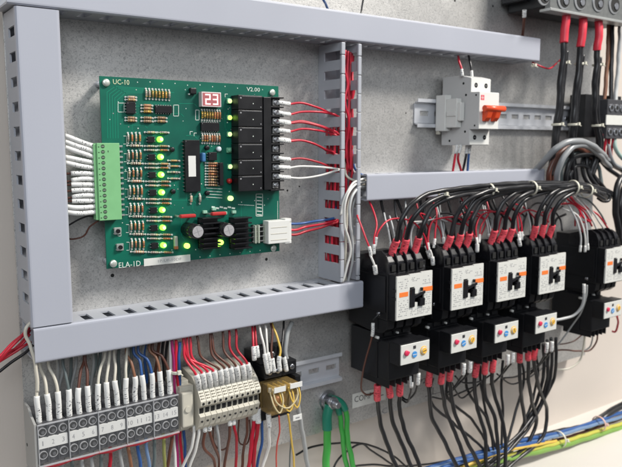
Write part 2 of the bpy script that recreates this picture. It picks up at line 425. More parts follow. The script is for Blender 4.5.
# ================================================================ WIRING DUCTS
DH = 44.0
def slot_wall(mb, plane, u0, u1, c0, c1, first, pitch=20.0, sw=8.0, lo=14, hi=37, m=None):
    """one side wall of a slotted duct with rectangular windows and a thin slit up to the rim"""
    us = [u0]; holes = []
    k = first
    while k < u1 - sw / 2 - 1:
        if k - sw / 2 > u0 + 1: us += [k - sw / 2, k - .6, k + .6, k + sw / 2]
        k += pitch
    us.append(u1); vs = [0.3, lo, hi, DH - 1.2]
    hs = set()
    for i in range((len(us) - 2) // 4):
        j = 1 + 4 * i
        hs |= {(j, 1), (j + 1, 1), (j + 2, 1), (j + 1, 2)}
    mb.grid(us, vs, hs, plane, c0, c1, m)
def duct_h(name_label, x0, x1, z0, z1, f_top, f_bot, covered=True, ends=True):
    root = thing('wiring_duct', name_label, 'wiring duct', ((x0 + x1) / 2, 0, (z0 + z1) / 2), 'grey slotted wiring ducts')
    w = MB()
    slot_wall(w, 'xh', x0 + .5, x1 - .3, z1 - 2.2, z1 - .6, f_top)
    slot_wall(w, 'xh', x0 + .5, x1 - .3, z0 + .6, z0 + 2.2, f_bot)
    w.box(x0 + .5, x1 - .3, .3, 2, z0 + 2.21, z1 - 2.21)
    w.build('slotted_channel', DUCTW, root)
    c = MB()
    prof = [(DH - 6, z0), (DH - 1.4, z0), (DH - .2, z0 + 1.2), (DH, z0 + 2.4), (DH, z1 - 2.4), (DH - .2, z1 - 1.2), (DH - 1.4, z1), (DH - 6, z1), (DH - 6, z1 - .55), (DH - 1.7, z1 - .6), (DH - 1.7, z0 + .6), (DH - 6, z0 + .55)]
    c.prism_x(prof, x0, x1); c.build('snap_on_cover', DUCT, root)
    return root
def duct_v(label, x0, x1, z0, z1, f_l, f_r, covered):
    root = thing('wiring_duct', label, 'wiring duct', ((x0 + x1) / 2, 0, (z0 + z1) / 2), 'grey slotted wiring ducts')
    w = MB()
    lo_, hi_, sw_ = (14, 37, 8.0) if covered else (11, 39.5, 9.4)
    slot_wall(w, 'zh', z0, z1, x0 + .6, x0 + 2.2, f_l, 20.0, sw_, lo_, hi_); slot_wall(w, 'zh', z0, z1, x1 - 2.2, x1 - .6, f_r, 20.0, sw_, lo_, hi_)
    w.box(x0 + 2.21, x1 - 2.21, .3, 2, z0, z1)
    if not covered:
        for xa, xb in ((x0 - .4, x0 + 4.6), (x1 - 4.2, x1 + .4)):   # rolled rims of the open duct, cut by the slits
            k = f_l; last = z0
            while k < z1:
                if k > z0 + 2: w.box(xa, xb, DH - 3.4, DH - .2, last + .3, k - .3, None, .9); last = k
                k += 20
            w.box(xa, xb, DH - 3.4, DH - .2, last + .3, z1, None, .9)
    w.build('slotted_channel', DUCTW, root)
    if covered:
        c = MB()
        prof = [(x0, DH - 6), (x0, DH - 1.4), (x0 + 1.2, DH - .2), (x0 + 2.4, DH), (x1 - 2.4, DH), (x1 - 1.2, DH - .2), (x1, DH - 1.4), (x1, DH - 6), (x1 - .55, DH - 6), (x1 - .6, DH - 1.7), (x0 + .6, DH - 1.7), (x0 + .55, DH - 6)]
        vs = [[c.bm.verts.new((x, -h, z)) for x, h in prof] for z in (z0, z1)]; n = len(prof); fs = [c.bm.faces.new(vs[0]), c.bm.faces.new(vs[1][::-1])]
        for i in range(n): fs.append(c.bm.faces.new((vs[0][i], vs[1][i], vs[1][(i + 1) % n], vs[0][(i + 1) % n])))
        bmesh.ops.recalc_face_normals(c.bm, faces=fs)
        c.build('snap_on_cover', DUCT, root)
    return root
duct_h('long grey wiring duct running along the top above the green circuit board', 126, 786, 110.4, 140.5, 152, 152)
duct_v('upright grey wiring duct with a closed lid on the left side of the circuit board', 131.8, 166, -150.2, 109.3, -149.4 + 1.2, -149.4 + 1.2, True)
duct_h('grey wiring duct running below the circuit board down to the black contactors', 133.2, 487.5, -181.5, -151.2, 182.3 - 40, 182.3 - 40)
duct_h('short grey wiring duct above the row of contactors under the breaker', 492, 807, -61.3, -31.5, 505, 505)
duct_v('upright open grey wiring duct without lid showing red wires through its slots', 456, 482.5, -149.6, 108.5, -44.4 - 100, -44.4 - 100, False)

# ================================================================ DIN RAILS
def rail(label, x0, x1, z0, z1, slots=True):
    t = thing('din_rail', label, 'mounting rail', ((x0 + x1) / 2, 0, (z0 + z1) / 2), 'slotted metal mounting rails')
    mb = MB(); zc = (z0 + z1) / 2
    us = [x0]; hs = set(); k = x0 + 9
    while k + 18 < x1:
        us += [k, k + 15]; k += 25
    us.append(x1)
    for i in range((len(us) - 2) // 2): hs.add((1 + 2 * i, 1))
    mb.grid(us, [zc - 12, zc - 3, zc + 3, zc + 12], hs, 'xz', .4, 1.6)
    mb.prism_x([(.4, z0 + 5.2), (7.6, z0 + 4.2), (7.6, z0), (6.5, z0), (6.5, z0 + 3.0), (1.6, z0 + 4.0), (1.2, z0 + 5.2)], x0, x1)
    mb.prism_x([(.4, z1 - 5.2), (7.6, z1 - 4.2), (7.6, z1), (6.5, z1), (6.5, z1 - 3.0), (1.6, z1 - 4.0), (1.2, z1 - 5.2)], x0, x1)
    mb.build('rail_profile', RAIL, t)
    s = MB()
    for q in (.22, .8):
        x = x0 + (x1 - x0) * q; s.cyl(x, zc, 1.7, 3.6, 3.4, None, 16, dome=.8)
        s.box(x - 2.6, x + 2.6, 4.3, 4.6, zc - .4, zc + .4, HOLE)
    s.build('rail_screw', STEEL, t)
    return t
rail('metal rail carrying the white breaker, running right towards the grey terminals', 602, 985, 22.5, 57.5)
rail('metal rail with oblong slots carrying the lower left terminals, ending below the duct', 133, 486.3, -277.5, -243)
rail('metal rail mostly hidden behind the row of black contactors', 500, 980, -182, -147)

# ================================================================ CIRCUIT BOARD
BX0, BX1, BZ0, BZ1, BH = 204.6, 391.5, -111.5, 61.2, 20.0
pcb = thing('circuit_board', 'green circuit board with lit green lights, relays and a two digit display', 'circuit board', ((BX0 + BX1) / 2, 0, (BZ0 + BZ1) / 2))
b = MB(); b.box(BX0, BX1, BH - 1.6, BH, BZ0, BZ1, PCB, .15, 1)
T = BH + .03
def pl(*pts): return [at(px, py, T) for px, py in pts]
def ribbon(mb, pts, w, m, h=T):
    for p, q in zip(pts, pts[1:]):
        a = Vector((p[0], p[2])); c = Vector((q[0], q[2])); d = (c - a)
        if d.length < .01: continue
        d.normalize(); nn = Vector((-d.y, d.x)) * w / 2; a = a - d * w * .3; c = c + d * w * .3
        vs = [mb.bm.verts.new((v.x, -h, v.y)) for v in (a + nn, c + nn, c - nn, a - nn)]
        f = mb.bm.faces.new(vs); f.material_index = mb.mi(m)
# routed copper under the mask
for k in range(5):
    x = 107 + k * 2.6
    ribbon(b, pl((x, 92 + k * 2), (x + .8, 138)), .7, TRACE, T + .002 * k)
    ribbon(b, pl((x, 92 + k * 2), (x + 8, 86.5 + k * 1.6), (150 + k * 6, 88.5 + k)), .7, TRACE, T + .004 + .002 * k)
for k in range(60):
    gx = R.uniform(124, 262); gy = R.uniform(92, 250); ln = R.uniform(4, 22)
    if 163 < gx < 183 or R.random() < .55:
        pts = [(gx, gy), (gx, gy + ln), (gx + 3, gy + ln + 3)] if R.random() < .6 else [(gx, gy), (gx + ln, gy), (gx + ln + 3, gy + 3)]
        if pts[-1][0] < 272 and pts[-1][1] < 255: ribbon(b, pl(*pts), .6, TRACE, T + .02 + k * .0015)
# solder vias
for k in range(90):
    gx, gy = R.uniform(106, 275), R.uniform(88, 250); x, _, z = at(gx, gy, T); b.cyl(x, z, BH, BH + .16, R.uniform(.35, .6), SOLDER if R.random() < .5 else SILK, 8)
for k in range(12):
    x, _, z = at(125 + k * 12.5, 80.4 + k * .75 + (k % 2), T); b.cyl(x, z, BH, BH + .16, .5, SILK, 8)
    x, _, z = at(150 + k * 10, 262.5 - k * 1.1, T); b.cyl(x, z, BH, BH + .16, .5, SILK, 8)
b.build('board', PCB, pcb)
# silkscreen printing
def sbox(mb, x0, y0, x1, y1, w=.5): ribbon(mb, pl((x0, y0), (x1, y0), (x1, y1), (x0, y1), (x0, y0)), w, SILK, T + .2)
b = MB()
SCREAM = mat('silkscreen_cream', (.62, .66, .42), .6)
b = MB()
x, _, z = at(113, 84, T); b.text('UC-10', x, z, T + .25, 4.3, SCREAM, 15); b.build('board_lettering', SCREAM, pcb); b = MB()
x, _, z = at(246.5, 91, T); b.text('V2.00', x, z, T + .25, 3.9, SILK, 15.5); b.build('board_lettering', SILK, pcb); b = MB()
x, _, z = at(118.8, 268, T); b.text('ELA-1D', x, z, T + .25, 5.0, SILK, 21); b.build('board_lettering', SILK, pcb); b = MB()
sbox(b, 118, 103, 124, 112); sbox(b, 173.5, 105, 178.5, 116); sbox(b, 118, 228, 121, 236); sbox(b, 256, 194, 262.5, 216, .6); sbox(b, 195.5, 110, 199, 120)
for yy in (197, 200.5, 204, 207.5, 211, 214.5):
    ribbon(b, pl((257, yy), (261.5, yy + .4)), .9, SILK, T + .22)
for i in range(7):
    yy = 139 + 17.7 * i; ribbon(b, pl((123.5 + i * .5, yy - 3), (126.5 + i * .5, yy - 3), (126.5 + i * .5, yy + 5), (123.5 + i * .5, yy + 5)), .45, SILK, T + .2)
for yy in (188, 191, 194, 197): ribbon(b, pl((206, yy), (222, yy + 1)), .5, SILK, T + .2)
for q in ((194, 133), (190, 131.5), (225, 94)): ribbon(b, pl(q, (q[0] + 2.5, q[1])), .5, SILK, T + .2); ribbon(b, pl(q, (q[0], q[1] + 3)), .5, SILK, T + .22)
ribbon(b, pl((277.6, 201), (277.6, 222)), .4, SILK, T + .2); ribbon(b, pl((238, 204.5), (254, 205.5)), .45, SILK, T + .2)
for k in range(6): ribbon(b, pl((212 + k * 4, 207 + (k % 2)), (214.5 + k * 4, 207.3 + (k % 2))), 1.6, SILK, T + .24)
b.build('silkscreen_printing', SILK, pcb)
# white serial sticker
x0, x1, z0, z1 = rect(143.8, 256.6, 190.3, 263.8, BH); sz = at(143.8, 263, BH)[2]
b = MB(); b.box(x0, x1, BH + .01, BH + .35, z0, z1, LABEL); b.text('1P-UF-10DF', x0 + 14, z0 + 2.2, BH + .4, 2.6, INKG, 24); b.build('serial_sticker', LABEL, pcb)
# corner screws and standoffs
for px, py in ((106.3, 82.6), (113.6, 263.7), (272.5, 92.5), (273.7, 248.2)):
    x, _, z = at(px, py, BH + 1.5)
    s = MB(); s.cyl(x, z, BH, BH + 1.6, 3.4, None, 20, dome=1.1); s.build('board_screw', mat('screw_head', (.62, .66, .60), .35, .6), pcb)
    s = MB(); s.cyl(x, z, .2, BH - 1.65, 3.3, None, 16); s.build('standoff', STEEL, pcb)
# green plug-in terminal block
x0, x1, z0, z1 = rect(98.2, 143, 120.8, 220.2, BH + 12)
b = MB(); b.box(x0, x1, BH + .02, BH + 12, z0, z1, GREENC, .5); b.box(x0 - 2.5, x0, BH + 3, BH + 10.5, z0 + .6, z1 - .6, GREENC, .4)
b.build('green_terminal_body', GREENC, pcb)
NG = 14; pz = (z1 - z0 - 1) / NG; GT = []
for i in range(NG):
    zc = z1 - .5 - pz * (i + .5); GT.append(zc)
    s = MB(); s.cyl(x0 + 5.2, zc, BH + 11.9, BH + 12.12, 1.75, mat('green_recess', (.03, .085, .035), .6), 14); s.box(x0 + 4.0, x0 + 6.4, BH + 12.14, BH + 12.2, zc - .28, zc + .28, SOLDER)
    s.box(x0 + 1.0, x0 + 2.2, BH + 11.9, BH + 12.14, zc - .9, zc - .1, mat('green_recess', (.03, .085, .035), .6)); s.box(x0 + 9.5, x0 + 10.2, BH + 11.9, BH + 12.1, zc - .4, zc + 1.2, mat('green_recess', (.03, .085, .035), .6)) if i in (1,) else None
    s.build('terminal_screw', HOLE, pcb)
    s = MB(); s.box(x1, x1 + 6.5, BH + 1.0, BH + 1.6, zc - .8, zc + .8, SOLDER, .1); s.build('header_pin', SOLDER, pcb) 
GX0 = x0
# axial components
def axial(px0, py0, px1, py1, m=TAN, r=None, name='resistor', h=1.5):
    """body + leads between two pixel points on the board"""
    a = at(px0, py0, BH + h); c = at(px1, py1, BH + h); A = Vector((a[0], BH + h, a[2])); C = Vector((c[0], BH + h, c[2])); d = C - A; L = d.length
    rr = r or min(1.25, L * .19)
    s = MB(); s.cylaxis(A + d * .0, A + d * 1.0, .42, mat('bright_lead', (.72, .72, .68), .3, .4), 6)
    P = lambda t: tuple(A + d * t)
    s.cylaxis(P(.17), P(.83), rr, m, 9)
    bc = R.choice([BAND, BAND, RUST, INK])
    for t in (.28, .43, .58, .74): s.cylaxis(P(t), P(t + .055), rr * 1.05, bc if R.random() < .8 else GOLD, 9)
    for t in (0, 1): q = A + d * t; s.cyl(q.x, q.z, BH, BH + .8, .95, mat('bright_lead', (.72, .72, .68), .3, .4), 8)
    return s.build(name, m, pcb)
def chip(px0, py0, px1, py1, ht=3.6, rows='tb', npin=8, name='chip', m=BLACK, dot=True):
    x0, x1, z0, z1 = rect(px0, py0, px1, py1, BH + ht); s = MB(); s.box(x0, x1, BH + .5, BH + ht, z0, z1, m, .25)
    for k in range(npin):
        t = (k + .5) / npin
        if rows == 'tb':
            x = x0 + (x1 - x0) * t
            for zz, sg in ((z0, -1), (z1, 1)): s.box(x - .32, x + .32, BH, BH + 2.1, zz, zz + sg * .9, SOLDER)
        else:
            z = z0 + (z1 - z0) * t
            for xx, sg in ((x0, -1), (x1, 1)): s.box(xx, xx + sg * 1.0, BH, BH + 2.1, z - .32, z + .32, SOLDER)
    if dot: s.cyl(x0 + 1.2, z1 - 1.2, BH + ht, BH + ht + .05, .35, INKG, 8)
    return s.build(name, m, pcb), (x0, x1, z0, z1)
chip(126.8, 101.8, 135.6, 113.5, rows='lr', npin=4)
for yy in (97, 99.6, 117.6, 120.4): axial(125.8, yy, 136.6, yy + .4, PALE if yy < 99 else TAN)
ky = 0
for k in range(8): axial(146.2 + k * 3.3, 88.6 + k * .2, 146.4 + k * 3.3, 98.6 + k * .2, GOLD if 2 <= k < 7 else PALE, r=1.05)
for yy in (105.2, 108.2, 111.4): axial(141.8, yy, 152.8, yy + .4, TAN if yy < 109 else GOLD)
chip(155.6, 105.6, 172.4, 113, npin=7)
for xx in (141.8, 155.6):
    for yy in (117.6, 121): axial(xx, yy, xx + 11.4, yy + .5, TAN)
for i in range(7):                                    # seven input channels
    dy = 17.7 * i; dx = .62 * i
    for k in range(4): axial(128.2 + k * 3.9 + dx, 132.9 + dy, 128.4 + k * 3.9 + dx, 143 + dy, RUST if k in (1, 3) else PALE, r=.95)
    axial(127.6 + dx, 145.6 + dy, 142.6 + dx, 145.9 + dy, PALE, r=1.2)
    chip(148 + dx, 136.5 + dy, 154.6 + dx, 142.5 + dy, 3.0, 'lr', 2, 'optocoupler', dot=False)
    for xx in (145.2, 158): 
        axial(xx + dx, 146 + dy, xx + 11.2 + dx, 146.3 + dy, TAN if xx > 150 else PALE, r=1.0)
        if i < 6: axial(xx + dx, 150 + dy, xx + 11.2 + dx, 150.3 + dy, RUST if xx > 150 else PALE, r=.9, name='diode')
    x, _, z = at(161 + dx * .9, 139.3 + dy, BH + 4); s = MB(); s.cyl(x, z, BH + .1, BH + 3, 2.7, None, 18, dome=2.0); s.cyl(x + .3, z, BH + 4.6, BH + 4.9, 1.25, LEDC, 12, dome=.5); s.build('indicator_light', LEDON, pcb)
axial(145.2, 132.2, 156.4, 132.4, PALE, r=1.1); axial(158, 132.4, 169, 132.6, PALE, r=1.1)
for yy in (160.5, 166, 172, 178.4): axial(168.5, yy, 180, yy + .3, TAN if yy < 170 else PALE, r=.9, name='diode')
for px, py in ((172.5, 149.5), (173.5, 191.5), (207.5, 147.6), (207.8, 193)):
    x, _, z = at(px, py, BH + 3); s = MB(); s.cyl(x, z, BH, BH + 3.2, 2.3, None, 14, dome=.6); s.build('transistor', BLACK, pcb)
# microcontroller with white sticker
o, (mx0, mx1, mz0, mz1) = chip(185.4, 140, 200.2, 191.8, 5.0, 'lr', 14, 'microcontroller')
x0, x1, z0, z1 = rect(188.4, 155.8, 195.8, 176.6, BH + 5); s = MB(); s.box(x0, x1, BH + 5.01, BH + 5.25, z0, z1, WHITEP, .05, 1); s.build('chip_sticker', WHITEP, o)
for xx in (191.2, 200): axial(xx, 194, xx, 203.6, PALE, r=1.3, name='capacitor')
# two digit display
x0, x1, z0, z1 = rect(201.8, 92, 221.2, 106.8, BH + 7); s = MB(); s.box(x0, x1, BH + .3, BH + 7, z0, z1, DIGB, .3); dsp = s.build('display', DIGB, pcb)
s = MB(); s.box(x0 + 1, x1 - 1, BH + 7.0, BH + 7.08, z0 + 1, z1 - 1, DIGF); s.build('display_window', DIGF, dsp)
def seg(mb, cx, cz, w, hh, segs):
    t = 1.25; a = h7 = BH + 7.12
    S = {'a': (-w, w, hh, hh), 'g': (-w, w, 0, 0), 'd': (-w, w, -hh, -hh), 'b': (w, w, 0, hh), 'c': (w, w, -hh, 0), 'f': (-w, -w, 0, hh), 'e': (-w, -w, -hh, 0)}
    for i, c in enumerate(segs):
        xa, xb, za, zb = S[c]; mb.box(cx + xa - t / 2, cx + xb + t / 2, a, a + .08 + .01 * i, cz + za - t / 2, cz + zb + t / 2, DIG)
cw = (x1 - x0); czz = (z0 + z1) / 2
for q, sg in ((.31, 'abged'), (.70, 'abgcd')):
    s = MB(); seg(s, x0 + cw * q, czz, 2.2, 4.4, sg); s.build('lit_digit', DIG, dsp)
for k in range(8): axial(202.3 + k * 2.55, 109.6 + k * .12, 202.3 + k * 2.55, 120 + k * .12, RUST if k > 4 else GOLD, r=.95)
chip(201.4, 122.4, 219.4, 131, npin=8)
for k in range(8): axial(202.5 + k * 2.45, 133.2 + k * .1, 202.5 + k * 2.45, 143 + k * .1, RUST if k % 3 else PALE, r=.95)
x, _, z = at(193.2, 91, BH + 3); s = MB(); s.box(x - 3.2, x + 3.2, BH, BH + 4, z - 3, z + 3, BLACK, 1); s.cyl(x + 2, z + 2.5, BH, BH + 3, .7, SOLDER, 8); s.cyl(x - 3.6, z - 3, BH, BH + 2, .8, SILK, 8); s.build('pushbutton', BLACK, pcb)
x, _, z = at(219, 149, BH + 3); s = MB(); s.cyl(x, z, BH, BH + 3.6, 2.5, None, 14, dome=1); s.build('capacitor', mat('pale_capacitor', (.55, .62, .66), .3), pcb)
x, _, z = at(203.2, 157, BH + 4); s = MB(); s.cyl(x, z, BH, BH + 1.2, 3.8, BLUEC, 16); s.box(x - 2.2, x + 1.6, BH + 1, BH + 7, z - 4.6, z + 4.2, BLUEC, 1.4); s.build('capacitor', BLUEC, pcb)
chip(209, 152.2, 217, 160.3, 4.5, 'lr', 3)
for k in range(9): axial(206, 163 + k * 2.75, 219.4, 163.3 + k * 2.75, RUST if k in (1, 4) else TAN, r=1.0)
chip(220, 162.6, 223.4, 185.5, 6, 'lr', 6, 'resistor_network', dot=False)
# lights beside the relays
for px, py, m, sq in ((230, 101, LEDP, 1), (230, 117.6, LEDY, 1), (230, 134.2, LEDP, 1), (229.6, 150.2, LEDOFF, 1), (230.4, 166.6, LEDP, 1)):
    x, _, z = at(px, py, BH + 3); s = MB(); s.box(x - 2.6, x + 2.6, BH, BH + 2.6, z - 2.6, z + 2.6, LEDOFF, .7); s.cyl(x, z, BH + 2.5, BH + 3.3, 2.15, m, 14, dome=1.2); s.build('relay_light', m, pcb)
    s = MB(); s.box(x + 4.2, x + 6.6, BH, BH + 2.6, z - 2.7, z + 2.6, mat('tan_resistor_block', (.45, .30, .15), .5), .5); s.box(x + 4.3, x + 6.5, BH + 2.61, BH + 2.7, z - 1.2, z - .3, BAND); s.build('resistor', TAN, pcb)
for px, py, m in ((229.8, 181, LEDR), (231.2, 198.4, LEDP), (187.6, 246, LEDY), (221.3, 242.5, LEDY)):
    x, _, z = at(px, py, BH + 3); s = MB(); s.cyl(x, z, BH, BH + 3, 2.6, None, 16, dome=1.8); s.build('small_light', m, pcb)
# six relays
ys = (95.2, 109.9, 126.9, 143.5, 159.3, 175.4, 191.3)
for k in range(6):
    x0, x1, z0, z1 = rect(243.6, ys[k], 262.6, ys[k + 1], BH + 15)
    s = MB(); s.box(x0 - 5.8, x1, BH + .2, BH + 15, z0 + .25, z1 - .25, BLACK, .5)
    s.cyl((x0 + x1) / 2, (z0 + z1) / 2 - 1, BH + 15, BH + 15.08, .55, SILK, 10)
    s.cyl(x0 - 3, z1 - 3, BH + 15, BH + 15.06, .9, INKG, 10); s.cyl(x1 - 2, z0 + 3, BH + 15, BH + 15.06, .6, INKG, 10)
    s.box(x0 - 1.5, x1 - 1, BH + 15, BH + 15.06, z1 - 1.4, z1 - 1.1, INKG)
    s.build('relay', BLACK, pcb)
# screw terminal strip right of the relays
x0, x1, z0, z1 = rect(264, 97, 271.5, 190, BH + 14); s = MB(); s.box(x0, x1, BH + .2, BH + 14, z0, z1, BLACK, .6)
X0 = x1; x0b, x1b, _, _ = rect(271, 97, 281.4, 190, BH + 9); s.box(X0 + .02, x1b, BH + .2, BH + 6.5, z0, z1, BLACK, .4)
RT = []
for k, py in enumerate((102.4, 112.3, 121.2, 130.3, 139.4, 148.6, 157.9, 167.2, 176.3, 185.2)):
    RT.append(at(276.3, py, BH + 9))
for k in range(11):
    zc = RT[0][2] + 5 - k * (RT[0][2] - RT[-1][2]) / 9 - .4; s.box(X0 + .05, x1b + 1.3, BH + 6.3, BH + 12, zc - .7, zc + .7, BLACK, .2)
strip = s.build('relay_terminal_strip', BLACK, pcb)
for x, _, z in RT:
    s = MB(); s.box(x - 3.4, x + 3.2, BH + 6.6, BH + 7.8, z - 3.1, z + 3.1, SOLDER, .3); s.cyl(x, z, BH + 7.8, BH + 9.3, 2.7, STEEL, 16, dome=.4)
    a = R.uniform(.3, 1.2); dxx, dzz = math.cos(a) * 2.2, math.sin(a) * 2.2
    s.prism_h([(x - dxx - .3, z - dzz), (x + dxx - .3, z + dzz), (x + dxx + .3, z + dzz), (x - dxx + .3, z - dzz)], BH + 9.65, BH + 9.8, HOLE); s.build('terminal_screw', STEEL, strip)
# pushbuttons lower left
for px, py in ((117.8, 231), (120.2, 247.2)):
    x, _, z = at(px, py, BH + 2); s = MB(); s.box(x - 3.2, x + 3.2, BH, BH + 2.2, z - 3.2, z + 3.2, mat('button_plate', (.42, .45, .42), .4, .5), .3); s.cyl(x, z, BH + 2.2, BH + 3.8, 1.9, BLACK, 14)
    for sx in (-1, 1):
        for sz_ in (-1, 1): s.box(x + sx * 3.2 - .5, x + sx * 3.2 + .5, BH, BH + .8, z + sz_ * 2.4 - .4, z + sz_ * 2.4 + .4, SOLDER)
    s.build('pushbutton', BLACK, pcb)
# electrolytic capacitors standing tall, with finned coolers beside them and red discs above
CAPT = mat('capacitor_top', (.50, .49, .50), .35, .4, var=.15, vscale=300)
for (px, py, hx0, hx1, ry) in ((198, 231.8, 203, 221.5, 216.2), (229, 230.3, 234.5, 252.5, 213.8)):
    x, _, z = at(px, py, BH + 24)
    s = MB(); s.cyl(x, z, BH + .2, BH + 23, 7.0, BLACKS, 28); s.cyl(x, z, BH + 23, BH + 23.8, 7.0, BLACKS, 28, r2=6.4); s.cyl(x, z, BH + 23.8, BH + 24.1, 5.6, CAPT, 28)
    cp = s.build('electrolytic_capacitor', BLACKS, pcb)
    s = MB()
    for a in (.3, .3 + math.pi / 2): s.prism_h([(x + math.cos(a) * 4.5 - math.sin(a) * .2, z + math.sin(a) * 4.5 + math.cos(a) * .2), (x - math.cos(a) * 4.5 - math.sin(a) * .2, z - math.sin(a) * 4.5 + math.cos(a) * .2), (x - math.cos(a) * 4.5 + math.sin(a) * .2, z - math.sin(a) * 4.5 - math.cos(a) * .2), (x + math.cos(a) * 4.5 + math.sin(a) * .2, z + math.sin(a) * 4.5 - math.cos(a) * .2)], BH + 24.12, BH + 24.2 + a * .02, INKG)
    s.build('vent_score', INKG, cp)
    x0, x1, z0, z1 = rect(hx0, 216, hx1, 251, BH + 14)
    s = MB(); s.box(x0, x1, BH + 2, BH + 6, z0 + 2, z1 - 2, BLACKS, .3)
    for k in range(7):
        zz = z0 + 2 + (z1 - z0 - 5) * k / 6; s.box(x0, x1 - (k % 2), BH + 2, BH + 17 - abs(k - 3) * 1.0, zz, zz + 1.5, BLACKS, .4)
    s.build('heat_sink', BLACKS, pcb)
    x, _, z = at(px - 9.5, ry, BH + 12); s = MB(); s.box(x - 8, x + 8, BH + 7, BH + 12.5, z - 1.8, z + 1.8, REDC, 1.7, 3); s.box(x - 9, x - 7.6, BH, BH + 8, z - .8, z + .8, SOLDER); s.box(x + 7.6, x + 9, BH, BH + 8, z - .8, z + .8, SOLDER); s.build('fuse_holder', REDC, pcb)
x, _, z = at(176.6, 243, BH + 4); s = MB(); s.box(x - 1.8, x + 1.6, BH, BH + 4, z - 6, z + 6.5, mat('pale_part', (.42, .44, .36), .5), 1); s.box(x - 1.9, x + 1.7, BH + 1, BH + 4.1, z - 6.1, z - 3, RUST, .4); s.build('capacitor', PALE, pcb)
for px, py in ((225, 213), (234, 212), (214, 209), (205, 212)):
    x, _, z = at(px, py, BH + 2); s = MB(); s.box(x - 2.2, x + 2.2, BH, BH + 3, z - 1.5, z + 1.5, mat('mint_part', (.25, .45, .34), .5), .5); s.build('trimmer', GREENC, pcb)
# white power connector
x0, x1, z0, z1 = rect(268.4, 220, 291.8, 243.6, BH + 13)
s = MB(); s.box(x0, x1 - 2, BH + 2, BH + 13, z0 + .5, z1 - .5, WHITEP, .7); s.box(x1 - 8, x1, BH + 3, BH + 12.5, z1 - 3, z1 + .8, WHITEP, .7); s.box(x1 - 8, x1, BH + 3, BH + 12.5, z0 - .8, z0 + 3, WHITEP, .7)
s.box(x1 - 4, x1 + .3, BH + 3.5, BH + 12, z0 + 3.05, z1 - 3.05, WHITEP, .5)
for k in range(3): s.box(x0 + 3, x1 - 6, BH + 13.01, BH + 13.3, z0 + 4 + k * 6.5, z0 + 4.5 + k * 6.5, CREAM)
cn = s.build('power_connector', WHITEP, pcb)
PCX, PCZ0, PCZ1 = x1, z0, z1
x0, x1, z0, z1 = rect(254.5, 225, 267.6, 243, BH + 7)
s = MB(); s.box(x0, x1, BH, BH + 2.5, z0, z1, BLACKS, .3)
for k in range(4):
    zz = z0 + 2 + k * (z1 - z0 - 4) / 3; s.box(x0 - 1, x1 + 2.2, BH + 4, BH + 5, zz - .55, zz + .55, SOLDER)
for xx in (x0 + 1, x0 + 5, x1 - 3): s.box(xx, xx + 1.4, BH + 2.4, BH + 7, z0, z1, mat('header_frame', (.42, .46, .38), .4), .3)
s.build('pin_header', SOLDER, pcb)
# ================================================================ BREAKER ON THE UPPER RAIL
mx = 643.5; RZ = 40.0
mcb = thing('circuit_breaker', 'grey and white two pole circuit breaker with orange red toggle on the upper rail', 'circuit breaker', (mx + 17, 8, RZ))
s = MB()
prof = [(7.8, 0.5), (54, 0.5), (54, 19.5), (67.5, 19.5), (67.5, 63.8), (54, 63.8), (54, 81), (40, 84.5), (7.8, 85)]
s.prism_x(prof, mx, mx + 17.6, BREAKER, .5); s.prism_x(prof, mx + 17.8, mx + 35.4, BREAKER, .5)
s.build('breaker_body', BREAKER, mcb)
s = MB(); s.box(mx + .3, mx + 35.1, 54.02, 54.6, 64.4, 80.4, WHITEP, .1, 1); s.box(mx + .3, mx + 35.1, 67.52, 68.2, 20.2, 63.2, WHITEP, .1, 1); s.box(mx + .3, mx + 35.1, 54.02, 54.6, 1.2, 18.8, WHITEP, .1, 1)
s.box(mx + 2.5, mx + 8.5, 68.2, 68.3, 54, 60, mat('faded_red_print', (.62, .09, .12), .5)); s.box(mx + 3.3, mx + 7.7, 68.3, 68.36, 56.6, 57.2, WHITEP); s.box(mx + 5.2, mx + 5.8, 68.32, 68.38, 54.8, 59.2, WHITEP)
s.build('front_cover', WHITEP, mcb)
for q in (8.8, 26.6):
    for zc, nm in ((72.5, 'terminal_hole'), (10, 'terminal_hole')):
        s = MB(); s.cyl(mx + q, zc, 54.55, 54.75, 3.0, HOLE, 18); s.box(mx + q - 2, mx + q + 2, 54.8, 54.9, zc - .3, zc + .3, INKG); s.build(nm, HOLE, mcb)
s = MB()
for z in (75, 61, 17, 6): s.cylaxis((mx - .25, 47 if z in (61, 17) else 20 + z * .3, z), (mx + .2, 47 if z in (61, 17) else 20 + z * .3, z), 1.5, HOLE, 10)
s.cylaxis((mx - .25, 63, 60), (mx + .1, 63, 60), 1.2, HOLE, 10); s.cylaxis((mx - .25, 62, 24), (mx + .1, 62, 24), 1.2, HOLE, 10)
s.build('rivet', HOLE, mcb)
s = MB(); s.cylaxis((mx + .5, 76, 44), (mx + 35.5, 76, 44), 3.6, TOGGLE, 18); s.box(mx + 1, mx + 35, 72.5, 78, 41.5, 46.8, TOGGLE, 1.2)
for q in (6, 21): s.prism_x([(66, 29.5), (71, 29), (74.5, 33), (78, 42), (74, 45), (66, 40)], mx + q, mx + q + 8.5, TOGGLE, .6)
s.build('toggle', TOGGLE, mcb)
